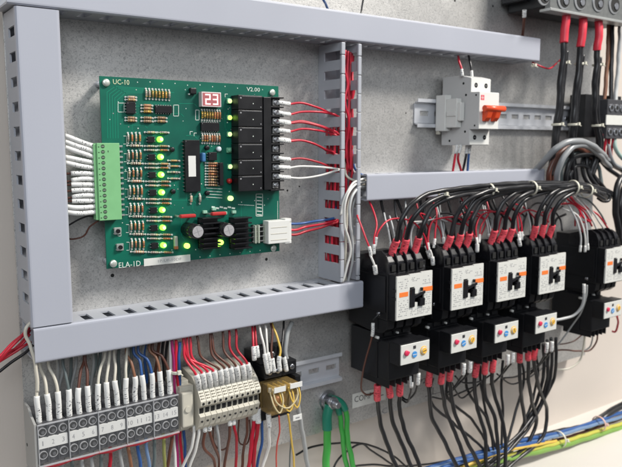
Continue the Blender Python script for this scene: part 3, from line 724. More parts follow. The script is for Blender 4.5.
# end clamp left of the breaker
es = thing('end_clamp', 'cream end clamp gripping the upper rail against the left side of the breaker', 'end clamp', (636, 8, RZ))
s = MB(); s.box(632, 642.6, 8, 24, 18, 62, WHITEP, .8); s.box(634, 642.6, 24, 41, 22, 57, WHITEP, .8); s.box(633, 636, 8, 13, 14, 18.5, CREAM, .4); s.box(635.5, 642.4, 41, 46, 30, 52, WHITEP, .8); s.box(632.6, 634.1, 26, 40, 36, 42, WHITEP, .3)
s.build('clamp_body', WHITEP, es)
s = MB(); s.cyl(638.5, 39, 44, 45, 2.3, None, 14); s.box(636.8, 640.2, 45, 45.1, 38.7, 39.3, HOLE); s.build('clamp_screw', STEEL, es)

# ================================================================ CONTACTORS
CW = 55.5
def contactor(x0):
    t = thing('contactor', '', 'contactor', (x0 + CW / 2, 8, -160), 'black contactors with white front labels')
    s = MB(); s.box(x0, x0 + CW, 8, 60, -205, -123, BLACK, 1.2); s.box(x0, x0 + CW, 59.9, 77, -192, -138, BLACK, 1.5); s.box(x0 + 1.2, x0 + CW - .8, 76.9, 88, -190.5, -139.5, BLACK, .8)
    for q in (-178, -171, -158): s.box(x0 - .9, x0 + .1, 30, 66, q, q + 1.4, BLACK, .3)
    s.box(x0 - 1.5, x0 + .1, 20, 74, -183, -142, BLACK, .8)
    s.box(x0 - .6, x0 + 1.4, 84, 88.6, -158, -154.5, BLACK, .3); s.box(x0 - .6, x0 + 1.4, 84, 88.6, -167, -163.5, BLACK, .3)
    s.build('housing', BLACK, t)
    arch = [(20, -124.5), (56, -117.5), (64, -118), (70, -121), (74.5, -127), (76.5, -137.8), (20, -137.8)]
    arch2 = [(20, -206.5), (20, -192.2), (76.5, -192.2), (75, -202), (68, -207.5), (56, -209.5)]
    w = CW / 4
    for k in range(4):
        s = MB(); s.prism_x(arch, x0 + k * w + 1.4, x0 + (k + 1) * w - .6, BLACKS, .8)
        s.box(x0 + k * w + 4.6, x0 + (k + 1) * w - 3.6, 77, 78.2, -137, -129.5, HOLE, .2)
        s.build('terminal_cover', BLACKS, t)
        s = MB(); s.prism_x(arch2, x0 + k * w + 1.2, x0 + (k + 1) * w - 2.2, BLACK, .7); s.build('terminal_cover', BLACK, t)
        s = MB(); s.prism_x([(30, -123), (58, -115.5), (66, -114.5), (74, -119.5), (78, -128), (79, -139), (30, -139)], x0 + k * w - .6, x0 + k * w + .8, BLACKS, .3); s.build('barrier', BLACKS, t)
    # white printed front with stepped upper edge and a central opening
    f = MB(); z0, z1 = -188.8, -141.2; a, bq = x0 + 1.4, x0 + CW - 1
    us = [a, a + 19, a + 26, a + 31, a + 41, bq]; vs = [z0, z1 - 36, z1 - 31, z1 - 21, z1 - 13, z1]
    f.grid(us, vs, {(1, 1), (1, 2), (1, 3), (2, 2), (3, 1), (3, 2)}, 'xz', 88.0, 90, LABEL)
    f.box(a, a + 18.4, 88, 89.9, z1 + .02, z1 + .8, LABEL); f.box(a + 18.6, a + 35.7, 88, 89.9, z1 + .02, z1 + 1.7, LABEL); f.box(a + 35.9, bq, 88, 89.9, z1 + .02, z1 + 2.7, LABEL)
    rr = random.Random(5)
    for (xa, xb, za, zb, ln) in ((a + 2, a + 17, z1 - 14, z1 - 2, 5), (a + 20, a + 34, z1 - 7, z1 - 2, 3), (a + 38, bq - 2, z1 - 12, z1 - 2, 5), (a + 2, a + 17, z0 + 3, z0 + 22, 8), (a + 20, bq - 2, z0 + 2.5, z0 + 10, 4), (a + 40, bq - 2, z0 + 12, z0 + 27, 6)):
        for k in range(ln):
            z = zb - (zb - za) * (k + .5) / ln; x = xa + rr.uniform(0, 1.5)
            while x < xb - 1:
                wd = rr.uniform(.7, 2.3); f.box(x, min(x + wd, xb), 90.02, 90.06, z - .42, z + .42, INKG) if rr.random() < .62 else None; x += wd + rr.uniform(.5, 1.4)
    f.build('front_label', LABEL, t)
    s = MB(); s.box(a + 3.6, a + 16.6, 90.02, 90.2, z0 + 25.2, z0 + 30.4, ORANGE, .05, 1); s.build('orange_mark', ORANGE, t)
    s = MB(); s.box(a + 39, bq + .4, 90.02, 90.2, z0 + 27.5, z0 + 32.7, ORANGE, .05, 1); s.build('orange_mark', ORANGE, t)
    s = MB(); s.box(a + 19.1, a + 40.9, 85, 88.0, z1 - 35.9, z1 - 13.1, BLACK); s.box(a + 19.6, a + 25.4, 88.2, 92, z1 - 35, z1 - 14, BLACKS, .6); s.box(a + 33, a + 40.2, 88.2, 92.5, z1 - 35, z1 - 26.5, BLACKS, .6)
    s.prism_h([(a + 25.5, z1 - 26), (a + 41, z1 - 21.5), (a + 41, z1 - 18.5), (a + 25.5, z1 - 22)], 90.1, 92, BLACKS, .3); s.box(a + 34.5, a + 37, 90.1, 92.6, z1 - 18.4, z1 - 14.5, BLACKS, .5)
    s.build('actuator', BLACKS, t)
    s = MB(); s.cyl(x0 - 1.0 + 2, -186, 60, 64, 2.4, None, 12, dome=.5); s.build('side_screw', STEEL, t)
    return t
CXS = [495.2, 580.3, 660.2, 741.8, 889.6]
CZS = [0, -.5, -1.0, -2.0, -4.6]
CL = ['black contactor with white label, leftmost in the row beside the grey duct end',
      'black contactor with white label, second from the left in the row',
      'black contactor with white label, third from the left and in the middle of the row',
      'black contactor with white label, fourth from the left, beside the gap in the row',
      'black contactor with white label, cut off by the right edge beyond the gap']
ct = contactor(CXS[0]); ct['label'] = CL[0]
CT = [ct]
for i in range(1, 5): CT.append(copy_tree(ct, CXS[i] - CXS[0], 0, CZS[i], CL[i]))
# overload relays hanging under the contactors
OW = 46.5
def overload(x0, ang=0.2, ang2=0.0):
    t = thing('overload_relay', '', 'overload relay', (x0 + OW / 2, 8, -235), 'thermal overload relays under the contactors')
    s = MB(); s.box(x0 - .8, x0 + OW + 4, 10, 58, -262.5, -210, BLACK, 1.2); s.box(x0, x0 + OW, 57.9, 77, -261, -216.5, BLACK, 1.0); s.box(x0 + .4, x0 + OW, 76.9, 93.6, -239.5, -214.8, BLACK, .8)
    s.box(x0 - 3, x0 + OW + 2, 54, 62, -219, -216, BLACK, .8)
    for q in (12, 26, 40): s.box(x0 + q - 4, x0 + q + 4, 30, 60, -214.9, -206.5, BLACK, .6)
    s.build('housing', BLACK, t)
    s = MB(); s.box(x0 + 1.6, x0 + OW - 2, 93.6, 95.0, -238.4, -216.2, LABEL, .25, 1); s.build('front_label', LABEL, t)
    s = MB(); s.cyl(x0 + 9, -225.5, 95, 97, 3.0, None, 18, dome=.5); s.box(x0 + 7, x0 + 14, 95.02, 95.8, -226.8, -224.4, None, .2); s.build('reset_button', mat('red_button', (.60, .03, .09), .4), t)
    s = MB(); s.cyl(x0 + 21.5, -229, 95, 96, 3.5, None, 20); s.box(x0 + 19.6, x0 + 23.4, 95.01, 95.5, -222.5, -219, INK, .3); _c, _s = math.cos(ang2) * 3.4, math.sin(ang2) * 3.4; s.prism_h([(x0 + 21.5 - _c - _s * .1, -229 - _s + _c * .1), (x0 + 21.5 + _c - _s * .1, -229 + _s + _c * .1), (x0 + 21.5 + _c + _s * .1, -229 + _s - _c * .1), (x0 + 21.5 - _c + _s * .1, -229 - _s - _c * .1)], 96.01, 96.1, WHITEP); s.build('mode_dial', mat('blue_dial', (.06, .27, .62), .4), t)
    s = MB(); s.cyl(x0 + 35.5, -227, 95, 95.5, 5.2, mat('yellow_dial', (.82, .47, .06), .4), 24); s.cyl(x0 + 35.5, -227, 95.5, 96.2, 4.3, LABEL, 20); s.cyl(x0 + 35.5, -227, 96.2, 97, 3.3, mat('yellow_dial', (.82, .47, .06), .4), 20); _c, _s = math.cos(ang) * 2.7, math.sin(ang) * 2.7; s.prism_h([(x0 + 35.5 - _c - _s * .13, -227 - _s + _c * .13), (x0 + 35.5 + _c - _s * .13, -227 + _s + _c * .13), (x0 + 35.5 + _c + _s * .13, -227 + _s - _c * .13), (x0 + 35.5 - _c + _s * .13, -227 - _s - _c * .13)], 97.01, 97.2, INK); s.build('current_dial', ORANGE, t)
    for q, m in ((-1.5, 'mounting_screw'), (26, 'mounting_screw')):
        s = MB(); s.cyl(x0 + q, -214.5 + (0 if q < 0 else 2), 56, 60.5 if q < 0 else 63, 1.7 if q < 0 else 1.3, None, 12, dome=.8); s.build(m, WHITEP, t)
    for k in range(5):
        xx = x0 + 1 + k * 9.2
        s = MB(); s.box(xx, xx + 1.5, 30, 76, -270, -261.2, BLACK, .4); s.box(xx + 1.6, xx + 8, 34, 60, -266, -261.3, BLACK, .4); s.build('terminal_shroud', BLACK, t)
    return t
OL = ['overload relay with blue and yellow dials under the leftmost contactor', 'overload relay with blue and yellow dials under the second contactor from the left',
      'overload relay with blue and yellow dials under the third contactor from the left', 'overload relay with blue and yellow dials under the fourth contactor, beside the gap', 'overload relay with dials under the contactor cut off by the right edge']
ov = overload(498.0); ov['label'] = OL[0]
for i, x in enumerate((576.5, 652.5, 731, 884)):
    ov = overload(x, (1.1, 2.0, .7, 1.6)[i], (.3, -.2, .15, .5)[i]); ov['label'] = OL[i + 1]; ov.location.z += CZS[i + 1] * .001
# small auxiliary blocks plugged on the right side of the contactors
def aux(x0, z, label):
    t = thing('auxiliary_contact', label, 'contact block', (x0 + 6, 8, z), 'auxiliary contact blocks between the contactors')
    s = MB(); s.box(x0, x0 + 11, 12, 66, z - 38, z + 32, BLACK, 1.2); s.box(x0 + .6, x0 + 10.4, 65.9, 76, z - 26, z + 20, BLACK, 1.2); s.build('housing', BLACK, t)
    for q in (-31, 25): s = MB(); s.box(x0 + 2, x0 + 9, 66, 66.8, z + q - 3, z + q + 3, HOLE); s.cyl(x0 + 5.5, z + q, 66.8, 67.5, 2, STEEL, 12); s.build('terminal_screw', STEEL, t)
for i, w in enumerate(('first and second', 'second and third', 'third and fourth')):
    aux(CXS[i] + CW + 1.2, -163, 'narrow black contact block filling the gap between the %s contactors' % w)
aux(CXS[3] + CW + 1.2, -165, 'narrow black contact block on the right side of the fourth contactor')

# ================================================================ GREY TERMINALS 1 TO 15
TP = 8.62; TX = 131.6; tz0, tz1 = -270.5, -236
GBL = mat('terminal_smoke', (.055, .055, .06), .3, var=.2, vscale=140)
MARKP = mat('marker_strip', (.60, .60, .58), .5, var=.06)
for g in range(5):
    nums = [g * 3 + 1, g * 3 + 2, g * 3 + 3]; x0 = TX + g * 3 * TP
    t = thing('terminal_block', 'grey three way terminal block numbered %d %d %d on the lower left rail' % tuple(nums), 'terminal block', (x0 + 13, 8, -253), 'grey numbered terminal blocks')
    s = MB(); s.prism_x([(7.8, -282), (24, -282), (30, -275), (41, -271.2), (41, -236.4), (26, -236), (24, -232), (7.8, -230)], x0 + .2, x0 + 3 * TP - .3, GBL, .5)
    for k in range(4): s.box(x0 + k * TP + (.1 if k == 0 else -.5), x0 + k * TP + (.6 if k < 3 else -.3), 41.0, 43.2, tz0, tz1, GREYM, .2)
    s.build('terminal_body', GBL, t)
    s = MB(); s.box(x0 + .9, x0 + 3 * TP - .8, 41.05, 43.6, -257.0, -247.6, MARKP, .2)
    for k, nn in enumerate(nums):
        tx = str(nn); s.text(tx, x0 + (k + .5) * TP - (.5 if nn == 1 else 1.2 if nn < 10 else 2.4), -254.4, 43.66, 4.2, INKG, .8 if nn == 1 else 2.1 if nn < 10 else 4.3)
    s.build('number_strip', MARKP, t)
    for k in range(3):
        for zc in (-242.3, -263.2):
            xc = x0 + (k + .5) * TP
            s = MB(); s.cyl(xc, zc, 41.02, 43.0, 3.7, mat('terminal_ring', (.42, .42, .43), .35, .3), 18); s.cyl(xc + .2, zc + .2, 43.0, 43.12, 2.9, HOLE, 16); s.cyl(xc + .5, zc - .5, 43.13, 43.5, 1.5, STEEL, 12); s.build('terminal_screw', STEEL, t)
for g in range(5):
    x0 = TX + g * 3 * TP
    cc = MB(); cc.box(x0 + .1, x0 + 3 * TP - .2, 43.7, 45.3, tz1 + .2, tz1 + 1.4, CLEARE, .3); cc.box(x0 + .1, x0 + 3 * TP - .2, 43.7, 45.3, tz0 - 2.3, tz0 - .9, CLEARE, .3); cc.box(x0 + .1, x0 + .8, 43.7, 45.3, tz0 - .85, tz1 + .15, CLEARE, .2); cc.box(x0 + .1, x0 + 3 * TP - .2, 45.31, 45.9, tz0 - 2.3, tz1 + 1.4, CLEAR, .2)
    tag(cc.build('clear_cover', CLEAR), 'clear plastic cover clipped over grey terminals %d to %d' % (g * 3 + 1, g * 3 + 3), 'clear cover', 'clear covers over the grey terminals')
ecl = thing('end_plate', 'grey end plate closing the left end of the numbered terminal row', 'end plate', (130, 8, -253))
s = MB(); s.prism_x([(7.8, -283), (24, -283), (31, -276), (44, -273), (44, -234), (31, -230), (24, -225), (7.8, -225)], 129.2, 131.3, mat('end_plate_grey', (.30, .30, .29), .45), .3)
s.build('plate_body', GREYM, ecl); s = MB(); s.cylaxis((129.0, 15, -262), (129.4, 15, -262), 1.6, HOLE, 10); s.build('pin_hole', HOLE, ecl)

# ================================================================ BEIGE SPRING TERMINALS
NB = 11; bx0, bx1 = 281.5, 349.5; bp = (bx1 - bx0) / NB
prof = [(8, -284), (26, -284), (36, -279.5), (42, -274), (47.5, -262), (44, -259.5), (44, -254), (49, -250.5), (49.5, -246), (43, -236.5), (30, -226), (8, -222)]
def beige(x0, label, nm='terminal_block', w=bp - .35, hx=0):
    t = thing(nm, label, 'terminal block', (x0 + w / 2, 8, -253), 'beige spring terminal blocks')
    s = MB(); s.prism_x([(h + hx, z) for h, z in prof], x0, x0 + w, CREAM, .35)
    s.build('terminal_body', CREAM, t)
    if nm == 'terminal_block':
        xc = x0 + w / 2; s = MB()
        s.box(xc - 2.1, xc + 2.1, 43.9, 44.5, -259.3, -254.3, HOLE)
        s.cylaxis((xc, 45.0, -267.6), (xc, 45.55, -267.4), 1.3, HOLE, 10); s.cylaxis((xc, 48.9, -248.4), (xc, 49.6, -248.4), 1.35, HOLE, 10)
        s.box(xc - .4, xc + .4, 40, 40.3, -233.8, -233, HOLE)
        s.build('wire_opening', HOLE, t)
        s = MB()
        for k in range(3):
            z = -238.8 - k * 2.4; h = 45.0 + k * 1.55; s.box(xc - 1.9, xc - .3, h - .7, h + .45, z - .55, z + .55, mat('cream_dark', (.27, .25, .2), .6), .1); s.box(xc + .5, xc + 1.7, h - .7, h + .35, z - .4, z + .4, mat('cream_dark', (.27, .25, .2), .6), .1)
        s.build('test_slot', CREAM, t)
    return t
for i in range(NB): beige(bx0 + i * bp, '%s beige spring terminal block, counted from the left end of its row' % ORD[i].capitalize())
es = thing('end_clamp', 'beige end clamp between the grey numbered terminals and the beige spring terminals', 'end clamp', (270, 8, -253))
s = MB(); s.box(262, 278, 8, 30, -279, -228, CREAM, 1); s.box(265.5, 277, 30, 42, -271, -236, CREAM, 1.5); s.box(266, 280.5, 8, 36, -275, -232, CREAM, .8)
s.build('clamp_body', CREAM, es); s = MB(); s.cyl(271, -253, 42, 43.2, 3, None, 14); s.build('clamp_screw', CREAM, es)

# ================================================================ AMBER RELAY IN ITS SOCKET
sk = thing('relay_socket', 'black two tier relay socket right of the beige terminals, holding the amber relay', 'relay socket', (372, 8, -250))
s = MB(); s.box(353, 398, 8, 24, -284, -214, BLACK, 1); s.box(354, 375, 24, 40, -225, -208, BLACK, 1); s.box(355, 376, 24, 47, -239, -226, BLACK, 1); s.box(378, 398, 24, 42, -241, -226, BLACK, 1); s.box(356, 394, 24, 36, -288, -276, BLACK, 1)
s.box(391, 398, 24, 50, -262, -241.2, BLACK, 1)
s.build('socket_base', BLACK, sk)
for x, z, h in ((359, -216, 40), (369, -216, 40), (361, -232, 47), (371, -232, 47), (383, -233, 42), (392, -233, 42)):
    s = MB(); s.cyl(x, z, h, h + 1.2, 2.8, None, 16, dome=.3); s.box(x - 2, x + 2, h + 1.55, h + 1.65, z - .35, z + .35, HOLE); s.build('terminal_screw', STEEL, sk)
ry = thing('plug_in_relay', 'amber transparent plug-in relay with cream wire loops and copper coil inside', 'relay', (372, 36, -258))
s = MB(); s.box(354.5, 388.5, 36.5, 60, -274, -243.5, AMBER, 1.6); s.build('amber_case', AMBER, ry)
s = MB(); s.cylaxis((359, 49, -262), (376, 49, -262), 6.5, COILM, 20); s.cylaxis((358, 49, -262), (359, 49, -262), 8, BLACK, 20); s.cylaxis((376, 49, -262), (377, 49, -262), 8, BLACK, 20); s.box(357, 384, 37.2, 40, -272, -246, BLACK, .4); s.box(357, 385, 50, 53, -252, -247, CREAM, .6); [s.box(360 + 6 * q, 361.2 + 6 * q, 44, 58, -254, -245, GOLD, .2) for q in range(4)]; s.box(379, 381.5, 40, 56, -270, -249, STEEL, .3); s.build('coil', COILM, ry)
s = MB(); s.box(357, 371, 62.02, 62.4, -249.5, -243.8, WHITEP, .1, 1); s.build('rating_label', WHITEP, ry)
for k, (xa, xb, dz) in enumerate(((355, 368, 0), (366, 381, -1), (377, 389, 1), (358, 386, 3))):
    pts = [(xa, 60, -249 + dz), (xa + 1, 66, -262 + dz), ((xa + xb) / 2, 68, -270 + dz), (xb - 1, 66, -260 + dz), (xb, 60, -248 + dz)]
    MB().tube(spline([(p[0], p[1] - 2.5, p[2]) for p in pts]), .85, W_YEL if k in (1, 2) else mat('wire_straw', (.50, .42, .24), .4), 8).build('jumper_loop', W_CREAM, ry)
lb = MB(); lb.box(376, 391, 62.6, 63.2, -248.5, -243, WHITEP, .15, 1); tag(lb.build('marker_tag', WHITEP), 'small white tag across the upper right corner of the amber relay', 'tag')
lb = MB(); lb.box(378, 389, 64.6, 65.2, -283, -277, WHITEP, .15, 1); lb.box(381, 386, 65.21, 65.25, -281, -279.5, INKG); tag(lb.build('marker_tag', WHITEP), 'small white tag at the lower edge of the amber relay above a red wire', 'tag')

# ================================================================ DISTRIBUTION BLOCK, TOP RIGHT
dbx = 768
db = thing('distribution_block', 'grey metal faced distribution block with round clamp openings at the top right', 'distribution block', (850, 0, 210))
s = MB(); s.box(dbx, 985, 4, 62, 176, 262, BLACK, 1.5); s.box(dbx - 14, 990, 4, 40, 186, 262, BLACK, 1.5); s.build('housing', BLACK, db)
s = MB(); s.box(dbx, 985, 62.02, 70, 171.5, 236, METB, 1.0); s.box(dbx - 1, 985, 55, 72, 170, 173.4, mat('edge_strip', (.42, .43, .42), .35, .4), .6); s.build('metal_face', METB, db)
for px, py in ((543, -4), (563, 0.2), (579.6, 1.2), (597.6, 3.0), (613.6, 5.4)):
    x, _, z = at(px, py, 70)
    s = MB(); s.cyl(x, z + 1, 70.02, 71.2, 12.5, mat('clamp_ring', (.40, .41, .42), .3, .6), 26); s.cyl(x + 2, z + 1, 71.2, 71.5, 10.2, HOLE, 24); s.cyl(x + 4, z - 1, 71.5, 72.6, 4.5, STEEL, 18); s.build('clamp_opening', STEEL, db)
# grey terminal cluster at the right end of the upper rail
t = thing('terminal_block', 'black and grey terminal block at the right end of the upper rail', 'terminal block', (950, 8, 40))
s = MB(); s.box(908, 1000, 8, 34, 12, 74, BLACK, 1); s.box(939, 1005, 34, 50, 10, 67, GBL, 1); s.build('terminal_body', BLACK, t)
s = MB(); s.box(935, 1005, 50.02, 51.5, 30, 44, LABEL, .3); s.build('number_strip', LABEL, t)
for k in range(4):
    for z in (55, 20):
        s = MB(); s.cyl(948 + k * 14, z, 50.02, 51.6, 5.2, None, 18); s.cyl(948 + k * 14, z, 51.6, 51.8, 3.2, HOLE, 14); s.build('terminal_screw', STEEL, t)

# ================================================================ EARTH STUD, STICKER ON THE PLATE
x, _, z = at(331, 402, 8)
t = thing('earth_bolt', 'zinc plated bolt with nut and washers clamping green earth lugs below the rail', 'bolt', (x, 0, z))
s = MB(); s.cyl(x, z, .2, 1.6, 12.5, None, 26); s.build('washer', STEEL, t); s = MB(); s.cyl(x, z, 1.7, 3.2, 9, None, 24); s.build('washer', STEEL, t)
s = MB(); s.cyl(x, z, 9, 15, 7.2, None, 6, dome=0); s.build('nut', STEEL, t); s = MB(); s.cyl(x, z, 3.3, 23, 3.6, None, 14); [s.cyl(x, z, 15.5 + k * 1.5, 16.2 + k * 1.5, 3.95, None, 14) for k in range(5)]; s.build('threaded_stud', STEEL, t)
EX, EZ = x, z
x0, x1, z0, z1 = rect(352.5, 390, 385.5, 404, .3)
s = MB(); s.box(x0, x1, .02, .4, z0, z1, LABEL); s.text('COMP', x0 + 3, z0 + 7, .45, 7.5, INK, 28); s.box(x0 + 45, x0 + 50, .42, .46, z0 + 6.5, z0 + 7.5, INK)
tag(s.build('sticker', mat('worn_paper', (.50, .47, .45), .6, var=.1, vscale=80)), 'pale sticker reading COMP on the plate beside the earth bolt', 'sticker')
x, _, z = at(419, 384.5, .3); s = MB(); s.text('P2', x, z, .1, 6.5, INK, 13); x, _, z = at(379, 415, .3); s.text('1C', x, z, .12, 7, INKG, 14); s.box(at(425, 393, 0)[0], at(452, 393, 0)[0], .05, .12, at(440, 392, 0)[2] - .6, at(440, 392, 0)[2], INK)
x, _, z = at(433, 391, .3); s.box(x - .7, x + .7, .05, .14, z - 5, z + 5, INK)
s.build('handwriting_on_plate', INK)['kind'] = 'structure'
# ================================================================ WIRES: circuit board
SL = (13, 1.75, MARKW, 'marker_sleeve')
def lerp(a, b, t): return a + (b - a) * t
# white sleeved wires into the green terminal block
conn = [(0, 'c', -8, -14), (1, 'c', -7, -13), (2, 'c', -6, -12), (3, 'w', -4, -10), (4, 'w', -2, -8), (5, 'b', 0, 0), (6, 'b', 0, 0), (7, 'b', 0, 0), (8, 'b', 0, 0), (9, 'b', 0, 0), (10, 'b', 0, 0), (11, 'w', 0, -3), (12, 'w', 1, -3)]
for k, (i, kind, d1, d2) in enumerate(conn):
    z = GT[i]; h = BH + 6.8; m = {'c': W_WHITE, 'w': W_WHITE, 'b': W_BROWN}[kind]
    if kind == 'b': pts = [(GX0 - .5, h, z), (GX0 - 14, h, z + .6), (GX0 - 26, h - 3, z - R.uniform(-1, 2)), (GX0 - 37, h - 7, z - 3), (GX0 - 52, 14, z - 3)]
    elif k < 3: pts = [(GX0 - .5, h, z), (GX0 - 12, h + 1, z + 3.8), (GX0 - 25, h + 1, z + 8.6), (GX0 - 36, h - 2, z + 12), (GX0 - 52, 14, z + 12)]
    elif k < 5: pts = [(GX0 - .5, h, z), (GX0 - 12, h + 1, z + 2), (GX0 - 25, h + 1, z + 5), (GX0 - 36, h, z + 6.5), (GX0 - 52, 14, z + 4)]
    else: pts = [(GX0 - .5, h, z), (GX0 - 14, h + 1, z - .4), (GX0 - 24, h + 1, z + .6), (GX0 - 34, h - 2, z + 3.5), (GX0 - 52, 14, z + 8)]
    L = 27 if kind != 'b' else 21
    wire('signal_wire', '%s %s wire from the top with printed white sleeve in the green terminal block' % (ORD[k].capitalize(), 'brown' if kind == 'b' else 'white'), 'wire', m, 1.0, pts, (L, 2.2, MARKW, 'marker_sleeve'), None, 'sleeved wires entering the green terminal block', True)
wire('signal_wire', 'thin black wire curling below the green terminal block', 'wire', W_BLACK, .8, [(99, 219, 26), (90, 216, 20), (80, 219, 16), (68, 226, 12)])
wire('signal_wire', 'thin brown wire curling down left of the circuit board', 'wire', W_BROWN, .8, [(98, 221, 26), (90, 227, 16), (84, 236, 10), (74, 239, 8), (62, 238, 12)])
# relay side
tr = [(0, W_RED, (330, 113, 30)), (1, W_RED, (333, 114.5, 30)), (2, W_RED, (331, 130, 30)), (2, W_CRIM, (333, 132, 30)), (3, W_RED, (329, 133, 28)), (4, W_RED, (327, 150, 30)), (4, W_CRIM, (331, 153, 28)), (6, W_CRIM, (332, 168, 30)), (7, W_WHITE, (338, 169, 36)), (8, W_WHITE, (340, 170, 36))]
for k, (i, m, end) in enumerate(tr):
    x, _, z = RT[i]; p0 = (x + 1.5, BH + 9.2, z); o = (k % 2) * .8; ex_, eh, ez_ = at(*end)
    up = 2.0 if m is not W_WHITE else (1 if i == 7 else -3)
    pts = [p0, (x + 9, BH + 9.5, z - .5 - o), (x + 16, BH + 9 + o, z - 1 - o), (x + 30, BH + 10, lerp(z, ez_, .18) + up - o), (lerp(x, ex_, .72), 32, lerp(z, ez_, .6) + up), (ex_, eh, ez_), (ex_ + 9, 30, ez_ - 3), (ex_ + 13, 24, ez_ - 14)]
    wire('relay_wire', '%s %s wire from the top leaving the relay terminal strip in a white sleeve' % (ORD[k].capitalize(), 'white' if m is W_WHITE else 'red'), 'wire', m, 1.15, pts, (15, 2.5, MARKW, 'marker_sleeve'), None, 'wires from the relay terminals into the open duct', True)
# spade terminals are hidden by the sleeves; supply wires
for k, (m, zz, end, nm) in enumerate(((W_BLUE, 5, (331, 219, 30), 'blue'), (W_RED, 11.5, (330, 222, 30), 'upper red'), (W_CRIM, 16.5, (331, 224, 30), 'lower red'))):
    z = PCZ1 - zz; e = at(*end)
    wire('supply_wire', '%s supply wire from the white plug into the open duct' % nm, 'wire', m, 1.35, [(PCX - 4, BH + 8, z), (PCX + 8, BH + 8, z - 1), (PCX + 22, BH + 6, z - (1 if k == 0 else -1)), (lerp(PCX, e[0], .75), 30, lerp(z, e[2], .6)), e, (e[0] + 10, 28, e[2] + 2), (e[0] + 14, 20, e[2] + 12)], None, None, 'supply wires of the circuit board', True)
# wires inside the open duct
ins = [(345.5, 348, 36, W_RED), (348, 350, 34, W_RED), (350.5, 347, 30, W_CRIM), (352, 352, 26, W_RED), (349, 353, 22, W_CRIM), (346.5, 345.5, 24, W_RED), (353.5, 349, 18, W_RED)]
for k, (xa, xb, h, m) in enumerate(ins):
    pts = [(xa, 50 + k, h)]
    for j in range(1, 8): pts.append((lerp(xa, xb, j / 8) + R.uniform(-1.6, 1.6), 50 + 17 * j + k, h + R.uniform(-3, 3)))
    x = at(*pts[-1])
    wire('duct_wire', '%s red wire from the left among those running down inside the open duct' % ORD[k].capitalize(), 'wire', m, 1.3, pts, None, None, 'red wires inside the open duct')
for k in range(9):
    x = 461 + (k * 7.3) % 17; h = 10 + (k * 5) % 22
    pts = [(x, h, 20), (x + R.uniform(-1, 1), h + 2, -20), (x + R.uniform(-1, 1), h, -60), (x + R.uniform(-2, 2), h - 1, -100), (x + R.uniform(-2, 2), h, -146)]
    wire('duct_wire', 'red wire glimpsed through the lower slots of the open duct, %s of nine' % ORD[k], 'wire', W_RED if k % 3 else W_CRIM, 1.5, pts, None, None, 'red wires inside the lower open duct', True)
# white and grey wires leaving the middle duct and dropping down the open duct
wl = [([(366, 182, 34), (356, 184, 42), (346.5, 197, 48), (345, 225, 48), (350.5, 250, 46), (347, 268, 45), (342.5, 282, 43)], W_WHITE, 1.35, 'white'),
      ([(366, 187, 30), (358, 188, 40), (351, 199, 46), (350, 225, 44), (353, 245, 40), (351, 268, 36), (348, 284, 30)], W_LGREY, 1.6, 'light grey'),
      ([(366, 178, 38), (352, 184, 44), (344, 200, 46), (341, 215, 47)], W_WHITE, 1.3, 'short white'),
      ([(366, 184, 26), (355, 190, 34), (348, 205, 40), (346, 235, 38), (345, 262, 34), (346, 284, 26)], W_CREAM, 1.5, 'cream'),
      ([(365, 190, 22), (359, 192, 34), (354, 202, 38), (352, 225, 36), (355, 250, 30), (354, 284, 22)], W_GREY, 1.5, 'mid grey'),
      ([(366, 180, 30), (356, 181, 36), (347, 176, 34), (345, 165, 28), (343, 160, 20)], W_CREAM, 1.3, 'upward bending cream')]
for pts, m, r, nm in wl:
    wire('duct_wire', '%s wire curving out of the middle duct down into the open duct' % nm, 'wire', m, r, pts, None, None, 'pale wires between the middle and the open duct')
for k, (pts, m) in enumerate((([(345, 150, 30), (350, 165, 32), (356, 176, 34), (367, 179, 30)], W_BLACK), ([(352, 150, 26), (355, 168, 30), (360, 174, 30), (368, 176, 28)], W_BLUE), ([(350, 140, 30), (352, 158, 34), (352, 175, 34), (349, 188, 30)], W_CRIM), ([(346, 158, 24), (352, 172, 28), (360, 180, 28), (368, 183, 26)], W_BLACK))):
    wire('duct_wire', '%s wire leaving the open duct at the left end of the middle duct' % ('upper black', 'dark blue', 'dark red', 'lower black')[k], 'wire', m, 1.3, pts, None, None, 'dark wires at the left end of the middle duct')

# ================================================================ WIRES: breaker
wire('breaker_wire', 'red wire dropping from the top duct into the breaker', 'wire', W_RED, 1.4, [(462.4, 76.5, 42), (461.5, 68, 40), (459, 61, 36), (458, 56, 30)], (9, 1.9, MARKW, 'marker_sleeve'))
wire('breaker_wire', 'black wire dropping from the top duct into the breaker', 'wire', W_BLACK, 1.4, [(472, 78, 42), (471.3, 68, 40), (470, 61, 36), (468.5, 56, 30)], (9, 1.9, MARKW, 'marker_sleeve'))
for k, (pts, m, nm) in enumerate((([(457, 145, 40), (455.5, 156, 40), (453.5, 166, 38), (452, 176, 34)], W_RED, 'left red'), ([(461, 145, 40), (458, 158, 40), (460, 167, 38), (463, 176, 34)], W_CRIM, 'right red'),
                                  ([(467, 145, 42), (465.5, 157, 42), (463.5, 168, 38), (462, 176, 34)], W_BLACK, 'black'), ([(470, 145, 42), (468.5, 158, 42), (467.5, 168, 38), (467, 176, 34)], W_BLUE, 'blue'))):
    wire('breaker_wire', '%s wire with white sleeve running from the breaker bottom into the middle duct' % nm, 'wire', m, 1.5, pts, (11, 2.0, MARKW, 'marker_sleeve'), None, 'wires below the breaker')
